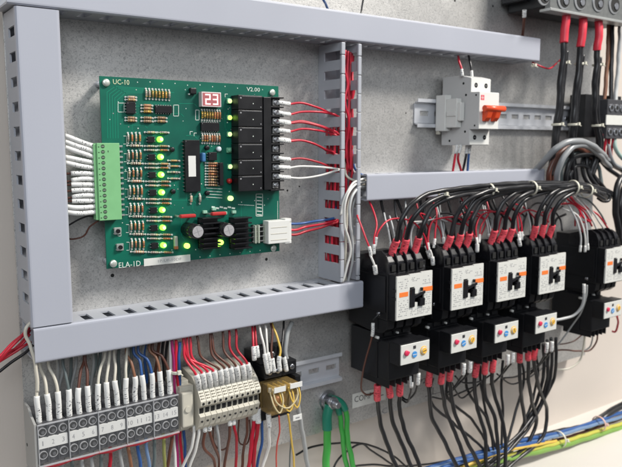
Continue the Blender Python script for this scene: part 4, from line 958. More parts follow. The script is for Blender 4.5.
# shadows behind belong to real wires: two thin ones crossing at the very top
wire('hanging_wire', 'thin black wire above the top duct near the middle', 'wire', W_BLACK, 1.0, [(364, -6, 20), (362.5, 4, 18), (361, 14, 20), (360, 20, 26)])
wire('hanging_wire', 'blue and green marked wire stub above the top duct', 'wire', W_BLUE, 1.3, [(322, -5, 40), (323.5, 0, 38), (326, 4, 30), (328, 10, 20)], (4, 1.7, W_CRIM, 'red_band'))
wire('loose_wire', 'thin red wire leaving the right end of the top duct', 'wire', W_RED, 1.1, [(532, 62, 36), (540, 66, 44), (549, 68.5, 44), (556, 64, 40), (562, 58, 36)])
tie('small white tie at the lower right corner of the top duct', at(533, 65.5, 46), (1, .2, -.1), 2.0)

# ================================================================ WIRES: contactors
SR = (12, 4.0, MARKR, 'red_marker_sleeve')
tops = [[[(393.5, 258, 66), (395, 243, 70), (400, 224, 78), (411, 204, 84), (428, 194, 86), (455, 189, 84), (500, 184.5, 82), (560, 183, 80)],
         [(404, 257, 66), (405.5, 242, 70), (411, 223, 76), (424, 205, 82), (441, 197, 84), (470, 190.5, 82), (520, 187.5, 80), (570, 187, 78)],
         [(416, 255, 66), (418.5, 240, 70), (423.5, 224, 74), (433, 208, 80), (449, 198.5, 82), (478, 193, 80), (530, 189.5, 80), (580, 189, 76)]],
        [[(447, 252, 66), (449.8, 239, 70), (455, 220, 76), (466, 201.5, 82), (482, 193, 84), (510, 188, 84), (575, 184.5, 80)],
         [(457.5, 250.5, 66), (460, 237, 70), (465, 219, 76), (474.5, 203, 82), (490, 194.5, 84), (520, 189.5, 82), (585, 188, 78)],
         [(467, 249, 66), (469, 236, 70), (472.5, 219, 76), (481, 203.5, 80), (495, 196, 82), (530, 191, 80), (585, 190.5, 76)]],
        [[(492.5, 246, 66), (494, 233, 70), (497, 217, 76), (504.5, 200.5, 82), (518, 191.5, 84), (545, 187, 82), (590, 188, 78)],
         [(500.8, 245, 66), (502.8, 232, 70), (506, 217, 76), (515.5, 201, 82), (529.5, 192.5, 84), (555, 188, 80), (595, 190, 76)],
         [(509.5, 244, 66), (511.3, 230, 70), (514, 218, 75), (522, 203, 80), (535, 195.5, 82), (560, 190.5, 80), (598, 192.5, 75)]],
        [[(534.5, 241, 66), (535.5, 228, 70), (539.5, 211, 76), (549, 194.5, 82), (566, 187, 84), (585, 186, 80), (604, 194, 74)],
         [(542.8, 240, 66), (543.8, 227, 70), (546.5, 211, 76), (556, 196, 82), (572, 189.5, 82), (590, 189, 78), (607, 197, 72)],
         [(550.2, 240, 66), (551.5, 227, 70), (554, 213, 75), (561.5, 200, 80), (576, 192, 82), (592, 192, 78), (604, 199.5, 72)]]]
CN = ['leftmost', 'second', 'third', 'fourth']; PN = ['left', 'middle', 'right']
for i, g in enumerate(tops):
    for j, pts in enumerate(g):
        pts = [(p[0] - (2.6, -.2, 0, 0)[min(q, 3)] + (q == 1) * R.uniform(-.7, .7), p[1] + (q in (2, 3)) * R.uniform(-1.2, 1.2), p[2] + (q > 1) * R.uniform(-3, 2)) for q, p in enumerate(pts)]
        wire('power_cable', 'black cable with red sleeve entering the %s pole on top of the %s contactor' % (PN[j], CN[i]), 'cable', W_BLACK, 2.75, pts, (21, 4.3, MARKR, 'red_marker_sleeve'), None, 'black cables arching into the contactor tops', n=11)
# cables that continue in the thick bundle along the middle duct
for k in range(5):
    o = (k % 3) * 1.6; q = k // 3 * 2.4
    wire('power_cable', '%s black cable of the thick bundle tied along the middle duct' % ORD[k].capitalize(), 'cable', W_BLACK, 2.5, [(462 + 7 * k, 189 + o, 70 + q), (500, 184 + o + q, 72 - q), (531, 182.5 + o + q, 72 + q), (560, 182.5 + o + q, 70), (583, 184 + o + q, 68), (604, 189 + o, 62), (618, 196 + 2 * k, 50), (626, 205 + 3 * k, 40)][0 if k < 3 else 1:], None, None, 'thick black bundle below the middle duct')
for px, py, r, lb in ((442, 194, 5, 'left'), (489.3, 190, 7.5, 'middle'), (531.5, 188, 8.8, 'right')):
    tie('pale nylon tie round the black bundle, %s one of three under the middle duct' % lb, at(px, py, 80), (1, .03, .02), r)
tie('pale nylon tie with a knotted head at the right end of the black bundle', at(573, 187.5, 79), (1, .05, 0), 9.5)
tie('pale nylon tie next to the knotted one, rightmost on the black bundle', at(587, 191, 76), (1, .05, -.3), 9)
# thin dark wires rising from the contactors behind the arches
thin = [((394, 246), (387, 225), (381, 200)), ((408, 232), (403, 215), (397, 199)), ((449, 240), (441, 215), (436, 199)), ((455, 225), (450, 208), (447, 197)), ((493, 235), (486, 212), (481, 196)), ((497, 218), (490, 205), (486, 196)), ((533, 232), (530, 214), (522, 200)), ((536, 220), (545, 205), (547, 190)), ((424, 246), (424, 224), (420, 198)), ((566, 214), (556, 220), (552, 240))]
for k, q in enumerate(thin):
    wire('control_wire', 'thin black wire dropping behind the arches, %s from the left' % ORD[k], 'wire', W_BLACK, 1.7, [(q[0][0], q[0][1], 40), (q[1][0], q[1][1], 34), (q[2][0], q[2][1], 30)], None, None, 'thin black wires behind the arches')
reds = [([(371, 256, 62), (370, 250, 62), (365, 236, 56), (357, 215, 44)], 'leftmost'), ([(374, 254, 62), (374, 240, 62), (376.5, 222, 54), (368, 198, 34)], 'second'),
        ([(375, 247, 62), (377, 234, 62), (386, 222, 60), (400, 218.5, 58), (414, 223, 58), (424, 235, 60), (428, 250, 62)], 'long arching'),
        ([(429, 252, 62), (428, 238, 60), (432, 222, 58), (443, 218, 56), (458, 218, 54), (470, 228, 56), (477, 244, 60)], 'second arching'),
        ([(434, 248, 62), (435, 232, 60), (437, 214, 54), (432, 200, 40)], 'straight'), ([(477, 246, 62), (476, 228, 60), (482, 215, 56), (497, 212, 56), (510, 218, 58), (516, 234, 60)], 'third arching'),
        ([(479, 243, 62), (481, 226, 58), (489, 212, 50), (486, 200, 40)], 'slanting'), ([(520, 240, 62), (518, 224, 60), (516, 212, 56), (510, 205, 50)], 'bunched left'), ([(522, 240, 62), (521, 222, 60), (518, 210, 55), (523, 200, 48)], 'bunched right'),
        ([(446, 219, 50), (462, 224, 50), (474, 213, 50), (486, 210, 50), (500, 214, 50)], 'drooping'), ([(517, 216, 54), (528, 210, 52), (540, 214, 52), (549, 222, 52)], 'short arching')]
for k, (pts, nm) in enumerate(reds):
    sl = (11, 1.9, MARKW, 'marker_sleeve') if k not in (9, 10) else None
    wire('control_wire', '%s red control wire above the contactors' % nm, 'wire', W_RED, 1.05, pts, sl, None, 'red control wires above the contactors')
whites = [([(376, 274, 66), (374, 264, 66), (371, 256, 64)], 'thick white sleeve standing left of the leftmost contactor'), ([(433, 265, 66), (432, 256, 66), (430, 250, 64)], 'white sleeve between the leftmost and second contactors'),
          ([(430, 258, 60), (428, 252, 60), (425, 246, 58)], 'short white sleeve just left of another one beside the leftmost contactor'), ([(477, 252, 64), (477, 244, 64), (476, 238, 62)], 'white sleeve right of the second contactor top'), ([(520, 246, 64), (519, 240, 64), (518, 234, 62)], 'white sleeve right of the third contactor top'), ([(524, 245, 62), (524, 239, 62), (523, 234, 60)], 'second white sleeve right of the third contactor top')]
for pts, lb in whites:
    wire('control_wire', lb, 'wire', W_WHITE, 1.2, pts, (10, 2.6, MARKW, 'marker_sleeve'))
for k, q in enumerate(((391, 247), (396.6, 250), (444, 241), (489, 237), (491.5, 240), (531, 232))):
    wire('control_wire', 'pale sleeved wire beside a red sleeve on top of the contactors, %s from the left' % ORD[k], 'wire', W_LGREY, 1.1, [(q[0], q[1] + 6, 58), (q[0] - .6, q[1] - 4, 58), (q[0] - 3, q[1] - 18, 50), (q[0] - 7, q[1] - 34, 36)], (12, 2.1, MARKW, 'marker_sleeve'), None, 'pale sleeved wires behind the red sleeves')
wire('control_wire', 'grey looping wire between the leftmost contactor and the red arches', 'wire', W_LGREY, 1.0, [(412, 252, 60), (411, 236, 58), (414, 226, 56), (426, 221, 54), (438, 219, 52), (448, 222, 50)])
wire('control_wire', 'thin white wire crossing right over the red arches', 'wire', W_WHITE, .9, [(412, 222, 48), (424, 221, 48), (440, 219, 48), (452, 216, 46)])
wire('control_wire', 'thin brown wire running down left of the leftmost overload relay', 'wire', W_BROWN, 1.1, [(373, 323, 62), (372.5, 334, 62), (369, 348, 54), (364, 366, 44), (361.5, 384, 34), (362, 391, 30), (368, 395, 30), (376, 392, 34)], (15, 2.0, MARKW, 'marker_sleeve'))
wire('control_wire', 'thin black wire linking a screw to the white sleeve below the leftmost contactor', 'wire', W_BLACK, .8, [(373, 320, 63), (378, 315, 66), (385, 312, 66)])
# the looser tangle behind the arches
for k in range(16):
    px = 398 + k * 10.4 + R.uniform(-3, 3); top = 190 + R.uniform(-2, 12); sag = R.uniform(-14, 14); yb = 247 - (px - 398) * .13
    m, nm, r = ((W_BLACK, 'black', 1.5), (W_LGREY, 'light grey', 1.0), (W_BLACK, 'black', 1.3), (W_CRIM, 'dark red', 1.0), (W_GREY, 'grey', 1.1))[k % 5]
    wire('control_wire', '%s wire tangled behind the cable arches, %s from the left' % (nm, ORD[k]), 'wire', m, r, [(px + sag * .2, yb, 52), (px + 2, yb - 14, 50), (px + sag, lerp(yb, top, .6), 40 + R.uniform(-8, 8)), (px + sag * 1.7, top, 34)], None, None, 'tangle behind the cable arches')
for k in range(7):
    px = 402 + k * 24; y0 = 222 - k * 2.2
    wire('control_wire', 'thin %s wire swinging sideways behind the arches, %s from the left' % (('red', 'black')[k % 2], ORD[k]), 'wire', (W_RED, W_BLACK)[k % 2], (.95, 1.3)[k % 2], [(px, y0 + 20, 50), (px + 4, y0 + 4, 46), (px + 14, y0 - 6 + R.uniform(-3, 3), 42), (px + 28, y0 - 4, 42), (px + 38, y0 + 8, 48), (px + 40, y0 + 20, 52)], None, None, 'wires swinging sideways behind the arches')
# wires around the fourth and fifth contactor
mixw = [([(580, 252, 74), (581, 238, 74), (577, 222, 70), (566, 200, 60)], W_LGREY, 'first grey'), ([(585, 252, 74), (585, 236, 74), (578, 216, 68), (562, 208, 58)], W_WHITE, 'first white'), ([(588, 250, 74), (587, 232, 72), (584, 216, 66), (570, 196, 60)], W_LGREY, 'second grey'),
        ([(599, 236, 60), (595, 226, 62), (588, 212, 64), (574, 196, 62)], W_WHITE, 'second white'), ([(606, 234, 56), (602, 226, 60), (594, 214, 62), (580, 198, 62)], W_WHITE, 'third white'), ([(611, 234, 54), (605, 224, 58), (598, 215, 60), (584, 206, 62)], W_RED, 'long red'),
        ([(583, 232, 66), (580, 220, 66), (580, 210, 64), (570, 196, 62)], W_RED, 'first red'), ([(590, 222, 66), (582, 216, 66), (578, 208, 64), (566, 198, 60)], W_RED, 'second red'), ([(592, 226, 64), (584, 212, 66), (574, 204, 64), (562, 204, 60)], W_CRIM, 'first dark red'), ([(586, 210, 64), (580, 206, 66), (572, 200, 64), (568, 194, 60)], W_CRIM, 'second dark red'),
        ([(575, 226, 54), (576, 215, 60), (583, 222, 64), (592, 220, 62)], W_CRIM, 'curled dark red'), ([(606, 224, 58), (598, 210, 62), (588, 200, 64), (578, 196, 64)], W_DGREY, 'slate')]
for pts, m, nm in mixw:
    wire('control_wire', '%s wire in the tangle above the fifth contactor' % nm, 'wire', m, 1.25, pts, (9, 1.8, MARKW, 'marker_sleeve') if m in (W_LGREY, W_WHITE) or nm == 'long red' else None, None, 'tangled wires above the fifth contactor')
lowm = [([(584, 284, 78), (584, 296, 78), (582, 306, 74), (574, 315, 66), (562, 319, 60), (554, 320, 56)], W_LGREY, 2.0, 'thick light grey wire bending left under the gap between contactors'), ([(587, 285, 76), (586, 298, 76), (581, 312, 66), (572, 326, 50), (560, 342, 36), (552, 352, 28)], W_GREY, 1.2, 'thin grey wire slanting down left under the gap between contactors'),
        ([(584, 328, 44), (584, 345, 40), (580, 360, 34), (570, 368, 28), (556, 370, 20)], W_CREAM, 1.5, 'cream wire curving round below the fifth contactor'), ([(597, 328, 44), (597, 340, 40), (590, 350, 34), (578, 351, 28), (560, 350, 20), (545, 354, 16)], W_BROWN, 1.3, 'long brown wire curving round below the fifth contactor'),
        ([(583, 334, 30), (574, 341, 24), (562, 344, 18), (550, 344, 14)], W_BROWN, 1.0, 'short brown wire below the fifth contactor'), ([(593, 330, 40), (592, 340, 36), (590, 347, 30), (583, 352, 26)], W_GREY, 1.2, 'grey wire dropping below the fifth contactor'),
        ([(617, 316, 64), (618, 324, 60), (615, 332, 54), (612, 331, 50)], W_CRIM, 1.5, 'dark red wire under the rightmost overload relay')]
for pts, m, r, nm in lowm:
    wire('control_wire', nm, 'wire', m, r, pts, (13, 2.2, MARKW, 'marker_sleeve') if nm.startswith('thick') else None)

# ================================================================ WIRES: below the overload relays
bots = [[[(377.4, 385, 56), (377.6, 398, 54), (380.7, 424, 46), (389, 449, 40), (400, 475, 36)], [(388.5, 383, 58), (389.8, 396, 56), (393.5, 424, 48), (405, 451, 42), (415, 475, 38)], [(400.2, 380, 60), (399.5, 393, 58), (401.5, 420, 50), (411.6, 447, 44), (424, 475, 40)]],
        [[(430, 371, 58), (429, 386, 56), (432, 416, 48), (446, 445, 42), (462, 475, 38)], [(442, 369, 60), (441.7, 384, 58), (446.3, 411, 50), (458, 440, 42), (470, 475, 38)], [(450.5, 366, 60), (450, 381, 58), (454, 410, 50), (465, 437, 42), (482, 470, 36)]],
        [[(477, 363, 58), (475, 377, 56), (476.5, 405, 48), (484, 430, 42), (487, 475, 38)], [(485.5, 360, 60), (484.5, 374, 58), (485.5, 396, 50), (495, 419, 44), (499, 475, 38)], [(493.5, 358, 60), (492, 372, 58), (495, 398, 50), (503.5, 424, 44), (506, 475, 38)]],
        [[(520, 349, 58), (519.5, 364, 56), (521, 394, 48), (524, 424, 42), (516, 444, 40), (498, 462, 44), (474, 482, 46)], [(529, 347, 60), (528, 360, 58), (530, 392, 50), (536, 424, 42), (528, 443, 42), (508, 460, 46), (480, 482, 48)], [(535.5, 346, 60), (534, 360, 58), (539.5, 389, 50), (547, 412, 42), (543, 436, 44), (522, 456, 48), (490, 482, 50)]]]
for i, g in enumerate(bots):
    for j, pts in enumerate(g):
        if i < 3: pts = [(p[0], p[1], p[2] + (0, 0, 2, 14, 28)[q]) for q, p in enumerate(pts)]
        wire('power_cable', 'black cable with red sleeve leaving the %s pole under the %s overload relay' % (PN[j], CN[i]), 'cable', W_BLACK, 2.6, pts, (19, 4.2, MARKR, 'red_marker_sleeve'), None, 'black cables hanging from the overload relays', n=11)
extra = [[(547, 340, 58), (548, 360, 54), (546, 385, 48), (537, 412, 42), (521, 438, 46), (500, 458, 50), (466, 482, 52)], [(551, 338, 58), (552, 360, 54), (549, 385, 50), (540, 408, 44), (527, 430, 46), (504, 455, 50), (470, 480, 54)], [(556, 338, 56), (556, 358, 52), (554, 379, 46), (543, 400, 40), (524, 428, 44), (496, 455, 48), (460, 480, 50)], [(543, 344, 54), (544, 364, 50), (541, 388, 44), (531, 414, 38), (512, 444, 42), (490, 463, 46), (462, 484, 48)]]
for k, pts in enumerate(extra):
    wire('power_cable', '%s black cable from the left crossing down beside the fourth overload relay' % ORD[k].capitalize(), 'cable', W_BLACK, 2.3, pts, None, None, 'black cables crossing at the lower right', n=10)
for k in range(7):
    px = 432 + k * 17 + R.uniform(-4, 4); y0 = 378 - (px - 432) * .25; ex = 500 + k * 3
    wire('power_cable', 'thinner black cable hanging behind the sleeved ones, %s from the left' % ORD[k], 'cable', W_BLACK, 1.9, [(px, y0, 30), (px + R.uniform(-5, 5), y0 + 22, 30), (lerp(px, ex, .4) + R.uniform(-8, 8), lerp(y0, 455, .6), 32), (ex - 14, 456, 40), (ex - 44, 482, 46)], None, None, 'thinner black cables behind the sleeved ones')
pairs = [(411, 374, 0), (418.5, 371.5, 1), (464, 362, 0), (470.5, 360, 1), (508, 353, 0), (513, 351, 1), (547, 341, 0), (552, 340, 1)]
for k, (px, py, q) in enumerate(pairs):
    side = ('left', 'right')[q]
    if k < 2: pts = [(px, py, 58), (px + (0 if q == 0 else -.5), py + 10, 58), (px - 1 - q * 3, py + 20, 54), (px - 5 - q * 7, py + 27, 46), (px - 12 - q * 6, py + 22, 36)]
    else: pts = [(px, py, 58), (px - .5, py + 9, 58), (px - 4 - q, py + 15, 52), (px - 10 - q * 3, py + 24, 46), (px - 18 - q * 4, py + 30 + 3 * q, 36)]
    wire('control_wire', 'thin dark wire with white sleeve, %s of the pair under the %s contactor' % (side, CN[k // 2]), 'wire', W_BLACK, 1.2, [(p[0], p[1] + 1.5, p[2] + (14 if q_ < 2 else 8 if q_ == 2 else 0)) for q_, p in enumerate(pts)], (14, 2.5, MARKW, 'marker_sleeve'), None, 'pairs of white sleeved wires under the overload relays')
loops = [[(452, 383, 40), (462, 398, 34), (480, 383, 34), (492, 374, 36)], [(432, 397, 30), (446, 399, 28), (462, 392, 30), (476, 386, 34)], [(497, 374, 40), (512, 384, 34), (528, 378, 30), (546, 366, 30)], [(504, 378, 36), (518, 376, 30), (532, 368, 30), (548, 358, 30)], [(455, 376, 44), (462, 382, 40), (472, 383, 40), (486, 380, 40)]]
for k, pts in enumerate(loops):
    wire('control_wire', '%s thin black loop from the left sagging between the sleeves under the overload relays' % ORD[k].capitalize(), 'wire', W_BLACK, 1.15, pts, None, None, 'sagging thin black wires')
for k, pts in enumerate(([(296, 455, -8), (312, 447, -8), (334, 443.5, -8), (358, 443, -6), (380, 449, -4), (396, 458, 0), (410, 470, 6)], [(330, 480, -4), (336, 463, -4), (350, 449, -6), (362, 444, -6), (372, 451, -6), (390, 463, -4), (404, 472, 0)], [(355, 466, -10), (372, 464.5, -10), (390, 466, -8), (420, 465, -6), (440, 462, -4), (462, 458, -2)])):
    wire('loose_wire', ('long thin dark wire arching behind the green earth cables', 'thin dark wire rising left behind the green earth cables', 'thin dark wire lying low at the bottom edge')[k], 'wire', W_BLACK, 1.3, pts)

# ================================================================ CABLES ALONG THE CABINET FLOOR
def run(pts, name, label, m, r): wire(name, label, 'cable', m, r, pts, None, None, 'cables along the cabinet floor', n=12)
base = [(420, 476), (460, 464), (514, 449), (560, 438), (590, 429), (622, 419), (660, 408)]
def off(dx, dy, h, wob=0): return [(p[0] + dx, p[1] + dy + (wob * math.sin(i * 2.1 + dy)), h + 34) for i, p in enumerate(base)]
run([(p[0], p[1] + 8.5, 44) for p in base], 'earth_cable', 'green and yellow earth cable at the front of the floor bundle', W_EARTH, 4.0)
run([(p[0], p[1] + 4.6, 43) for p in base], 'earth_cable', 'yellow side of the earth cable, lying on top in the floor bundle', mat('wire_earth_yellow', (.46, .44, .07), .4), 3.0)
run(off(0, 0.5, 2, .8), 'supply_cable', 'thin brown cable between the yellow and blue cables of the floor bundle', W_BROWN, 2.0)
run(off(0, -2.6, 6, .6), 'supply_cable', 'pale blue cable in the floor bundle', W_LBLUE, 2.7)
run(off(0, -5.8, 2, .8), 'supply_cable', 'deep blue cable at the back of the floor bundle', W_BLUE, 3.0)
run([(470, 460, 24), (514, 442, 26), (558, 430.5, 28), (590, 423, 30), (606, 412, 30), (622, 403, 30), (650, 390, 30)], 'supply_cable', 'thin black cable at the back of the floor bundle', W_BLACK, 2.2)
run([(586, 428, 36), (596, 424, 34), (606, 416, 34), (622, 407, 34), (650, 393, 34)], 'supply_cable', 'thick black cable joining the floor bundle at the right edge', W_BLACK, 4.0)
run([(440, 478, 48), (482, 459, 48), (514, 449, 48), (536, 445, 46), (556, 441, 42)], 'supply_cable', 'amber yellow cable at the lower end of the floor bundle', W_YEL, 2.2)
run([(426, 474, 48), (462, 462, 48), (496, 453, 48), (520, 446, 46), (543, 441, 42)], 'supply_cable', 'short dark blue cable at the lower end of the floor bundle', W_BLUE, 2.8)
tie('thin white tie round the floor bundle left of the pale pink clip', at(559, 439, 40), (1, 0, .05), 12, 'ties on the floor bundle')
tie('pale pink tie round the floor bundle near the right edge', at(599, 423.5, 40), (1, 0, .05), 11.5, 'ties on the floor bundle', mat('pink_tie', (.62, .42, .36), .4))

# ================================================================ GREEN EARTH LEADS
x, z = EX, EZ
for k, (pts, lb, s_) in enumerate((([(EX - 2, 7, EZ - 3), (EX - 4, 8, EZ - 12), (EX - 6, 9, EZ - 26), (EX - 8, 10, EZ - 60), (EX - 8, 12, EZ - 110)], 'green earth lead hanging straight from the left side of the bolt', 30),
                              ([(EX + 4, 7, EZ + 3), (EX + 13, 9, EZ - 2), (EX + 20, 11, EZ - 14), (EX + 21, 11, EZ - 34), (EX + 26, 12, EZ - 66), (EX + 34, 13, EZ - 110)], 'green earth lead bending down from the right side of the bolt', 24),
                              ([(EX + 3, 4, EZ - 2), (EX + 11, 5, EZ - 9), (EX + 16, 6, EZ - 22), (EX + 16.5, 7, EZ - 40), (EX + 21, 7, EZ - 66), (EX + 28, 8, EZ - 110)], 'green earth lead running close beside the right hand one', 22))):
    wire('earth_lead', lb, 'cable', W_GREEN, (4.6, 3.2, 3.0)[k], pts, (s_, (5.8, 4.2, 3.8)[k], W_TEAL, 'heat_shrink_sleeve'), None, 'green earth leads on the bolt', True, n=12)
s = MB(); s.box(EX - 8, EX + 2, 3.4, 5.4, EZ - 14, EZ + 4, STEEL, .5); tag(s.build('cable_lug', STEEL), 'flat metal lug crimped on the straight green earth lead', 'cable lug')
s = MB(); s.box(EX - 2, EX + 12, 6.0, 8.2, EZ - 6, EZ + 5, STEEL, .5); tag(s.build('cable_lug', STEEL), 'flat metal lug on the green earth lead bending right', 'cable lug')

# ================================================================ WIRES: terminals 1 to 15, up into the duct
ups = [(38.6, 36, W_CREAM, 'cream'), (46, 40, W_CREAM, 'cream'), (54.6, 49, W_CREAM, 'cream'), (67, 63, W_DGREY, 'slate'), (78.5, 84, W_BROWN, 'brown'), (86, 85.5, W_BROWN, 'brown'), (99, 105, W_CREAM, 'cream'), (106.5, 110, W_CREAM, 'cream'), (114.5, 114, W_CREAM, 'cream'), (124.8, 127, W_CREAM, 'cream'), (133, 127, W_TAN, 'tan'), (138, 134, W_BLUE, 'blue'), (142.5, 139, W_BLUE, 'blue'), (151, 150, W_TAN, 'tan'), (157.5, 153, W_BROWN, 'brown')]
CNT = {}
for k, (pb, pt, m, nm) in enumerate(ups):
    xb = TX + (k + .5) * TP; zt = -237.5
    pyb = 421 - .196 * (pb - 38); pyt = 362 - .15 * (pt - 38)
    b0 = (xb, 34, -240); a2 = at(pt, pyt + 6, 25); a3 = at(pt, pyt - 8, 22)
    wire('terminal_wire', '%s wire with white sleeve plugged into the top of grey terminal %d' % (nm, k + 1), 'wire', m, 1.35, [b0, (xb - .4, 34.5, -229), (xb - .8 + R.uniform(-.7, .7), 34.5, -214), (lerp(xb, a2[0], .45), 30, -199), a2, a3], (27.5, 2.5, MARKW, 'marker_sleeve'), None, 'sleeved wires above the grey terminals', True)
# extra wires behind, from duct to behind the terminals
for k, (px, m, nm) in enumerate(((58, W_GREY, 'grey'), (61.5, W_GREY, 'grey'), (70, W_DGREY, 'slate'), (92, W_GREY, 'grey'), (95, W_DGREY, 'slate'), (120, W_DGREY, 'slate'), (144, W_GREY, 'grey'), (147, W_BLUE, 'blue'), (160, W_BROWN, 'brown'), (165, W_BLACK, 'black'), (168.5, W_BLACK, 'black'), (131, W_DGREY, 'slate'), (75, W_GREY, 'grey'), (102, W_DGREY, 'slate'))):
    a = at(px, 352 - .15 * (px - 38), 20)
    wire('terminal_wire', '%s wire passing behind the grey terminals, %s of those running unplugged' % (nm, ORD[k]), 'wire', m, 1.5, [a, (a[0] + R.uniform(-2, 2), 16, a[2] - 20), (a[0] + R.uniform(-3, 3), 10, a[2] - 45), (a[0] + 1, 10, a[2] - 70)], None, None, 'wires passing behind the grey terminals', True)
dn = [W_DGREY, W_GREY, W_GREY, W_DGREY, W_GREY, W_GREY, W_DGREY, W_CRIM, W_GREY, W_TAN, W_BLUE, W_LBLUE, W_DGREY, mat('wire_olive', (.24, .25, .08), .4), W_BROWN]
dnn = ['slate', 'grey', 'grey', 'slate', 'grey', 'grey', 'slate', 'dark red', 'grey', 'tan', 'blue', 'pale blue', 'slate', 'olive', 'brown']
for k in range(15):
    xb = TX + (k + .5) * TP; q = R.uniform(-3, 3)
    wire('terminal_wire', '%s wire leaving the bottom of grey terminal %d' % (dnn[k], k + 1), 'wire', dn[k], 1.7, [(xb, 34, -268), (xb, 35, -280), (xb + q, 34, -300), (xb + q * 2, 30, -330), (xb + q * 2, 26, -370)], None, None, 'wires below the grey terminals', True)
for k, xx in enumerate((136, 160, 181, 208, 236)):
    wire('terminal_wire', 'thin dark red wire running under the grey terminal row, %s piece from the left' % ORD[k], 'wire', W_CRIM, 1.1, [(xx, 40, -274.5), (xx + 12, 41.5, -275.6), (xx + 26, 40, -274.5)], None, None, 'thin red wires under the grey terminal row', True)
# magenta, white, blue strand right of the grey terminals
mb_ = [([(172, 340, 36), (173.5, 365, 36), (175, 395, 30), (176, 425, 26), (178, 470, 26)], W_PURP, 'magenta'), ([(176, 340, 36), (176, 365, 36), (178, 390, 28), (179, 420, 22), (183, 470, 22)], W_RED, 'red'), ([(180, 342, 36), (179, 365, 36), (180.5, 390, 28), (183, 418, 22), (186, 470, 20)], W_BLUE, 'blue'), ([(170.5, 340, 32), (171, 365, 34), (172, 395, 30), (173, 425, 26), (176, 470, 26)], W_WHITE, 'white')]
for pts, m, nm in mb_:
    wire('strand_wire', '%s wire of the tied strand right of the grey terminals' % nm, 'wire', m, 1.5, pts, None, None, 'tied strand right of the grey terminals')
tie('small white tie round the red and blue strand right of the grey terminals', at(175.8, 372, 36), (0, 0, 1), 4.2)
# beige terminal wires
tb = [(188.5, W_RED, 'red', 184), (197, W_RED, 'red', 187), (202.5, W_RED, 'red', 190), (208, W_RED, 'red', 183), (214.5, W_BROWN, 'brown', 197), (219, W_BROWN, 'brown', 210), (225.5, W_BROWN, 'brown', 212), (232, W_BROWN, 'brown', 223), (237.5, W_CRIM, 'dark red', 229), (241, W_CRIM, 'dark red', 236)]
for k, (px, m, nm, pt) in enumerate(tb):
    xc = bx0 + (k + .5) * bp + (0 if k < 8 else 1); t_ = at(pt, 338 - .15 * (pt - 180), 34); b0 = (xc, 40, -236.5)
    wire('terminal_wire', '%s wire with white sleeve plugged into the top of the %s beige terminal' % (nm, ORD[k]), 'wire', m, 1.25, [b0, (xc - 3, 45, -228), (xc - 7, 47, -217), (lerp(xc, t_[0], .75) - 5, 40, -203), t_, (t_[0], 26, t_[2] + 10)], (21, 2.95, MARKW, 'marker_sleeve'), None, 'sleeved wires above the beige terminals', True)
bd = [(193, W_WHITE, 'white'), (198, W_WHITE, 'white'), (204, W_BROWN, 'brown'), (209, W_BROWN, 'brown'), (216, W_GREY, 'grey'), (229, W_BROWN, 'brown'), (233, W_CRIM, 'dark red'), (246, W_BROWN, 'brown')]
for k, (px, m, nm) in enumerate(bd):
    a = at(px, 431 - .25 * (px - 193), 34); q = R.uniform(-3, 4)
    wire('terminal_wire', '%s wire leaving the beige terminals downwards, %s from the left' % (nm, ORD[k]), 'wire', m, 1.5, [(a[0], 36, a[2] + 6), (a[0], 36, a[2] - 4), (a[0] + q, 34, a[2] - 18), (a[0] + (14 if k in (2, 3) else q * 3 - 2), 28, a[2] - 42), (a[0] + (10 if k in (2, 3) else q * 3 - 4), 24, a[2] - 90)], (9, 2.3, MARKW, 'marker_sleeve') if k in (2, 3, 5, 6) else None, None, 'wires below the beige terminals', True)
# relay wires
rw = [([(254.5, 360, 46), (253.5, 350, 46), (253, 340, 42), (252, 326, 32)], W_RED, 'left red', 14), ([(258, 357, 46), (257, 348, 46), (256, 338, 42), (255, 326, 32)], W_CRIM, 'right red', 12), ([(268, 373, 50), (266, 362, 52), (264, 348, 50), (261, 334, 44), (259, 322, 34)], W_WHITE, 'left white', 22), ([(270, 372, 46), (269, 360, 48), (267, 345, 46), (266, 332, 40), (265, 322, 32)], W_WHITE, 'right white', 22),
      ([(274, 372, 46), (273, 362, 46), (271.5, 352, 44), (272, 330, 36), (270, 320, 28)], W_BROWN, 'thin brown', 15), ([(280, 371, 48), (279, 360, 48), (280, 350, 46), (277, 336, 40), (271.5, 322, 30)], W_YEL, 'thin yellow', 16), ([(286.5, 371, 46), (284.5, 360, 46), (282, 350, 44), (283, 335, 36), (284, 320, 26)], W_BLACK, 'thin black', 16)]
for pts, m, nm, L in rw:
    wire('relay_socket_wire', '%s wire with white sleeve dropping from the duct into the relay socket' % nm, 'wire', m, 1.2, pts, (L, 2.4, MARKW, 'marker_sleeve'), None, 'wires above the relay socket')
rd = [([(254, 409, 36), (254, 420, 36), (252, 440, 34), (248, 475, 30)], W_RED, 'left red', 2.2, 12), ([(258, 408, 38), (258, 422, 38), (256, 440, 36), (252, 475, 30)], W_CRIM, 'right red', 2.2, 16), ([(262, 420, 30), (262, 440, 28), (259, 455, 26), (256, 475, 24)], W_BLUE, 'blue', 1.6, 0),
      ([(268.5, 414, 42), (269, 430, 42), (269, 446, 38), (266, 455, 34), (260, 475, 30)], W_WHITE, 'white', 1.9, 14), ([(279, 416, 44), (279.5, 430, 42), (277, 446, 38), (276, 475, 34)], mat('wire_pink_red', (.50, .08, .06), .4), 'thin orange red', .9, 0), ([(288, 414, 46), (290, 430, 44), (293, 450, 40), (294, 475, 36)], W_YEL, 'thin yellow', 1.1, 0), ([(291, 436, 20), (290, 452, 18), (290, 475, 16)], W_DGREY, 'thin slate', .9, 0)]
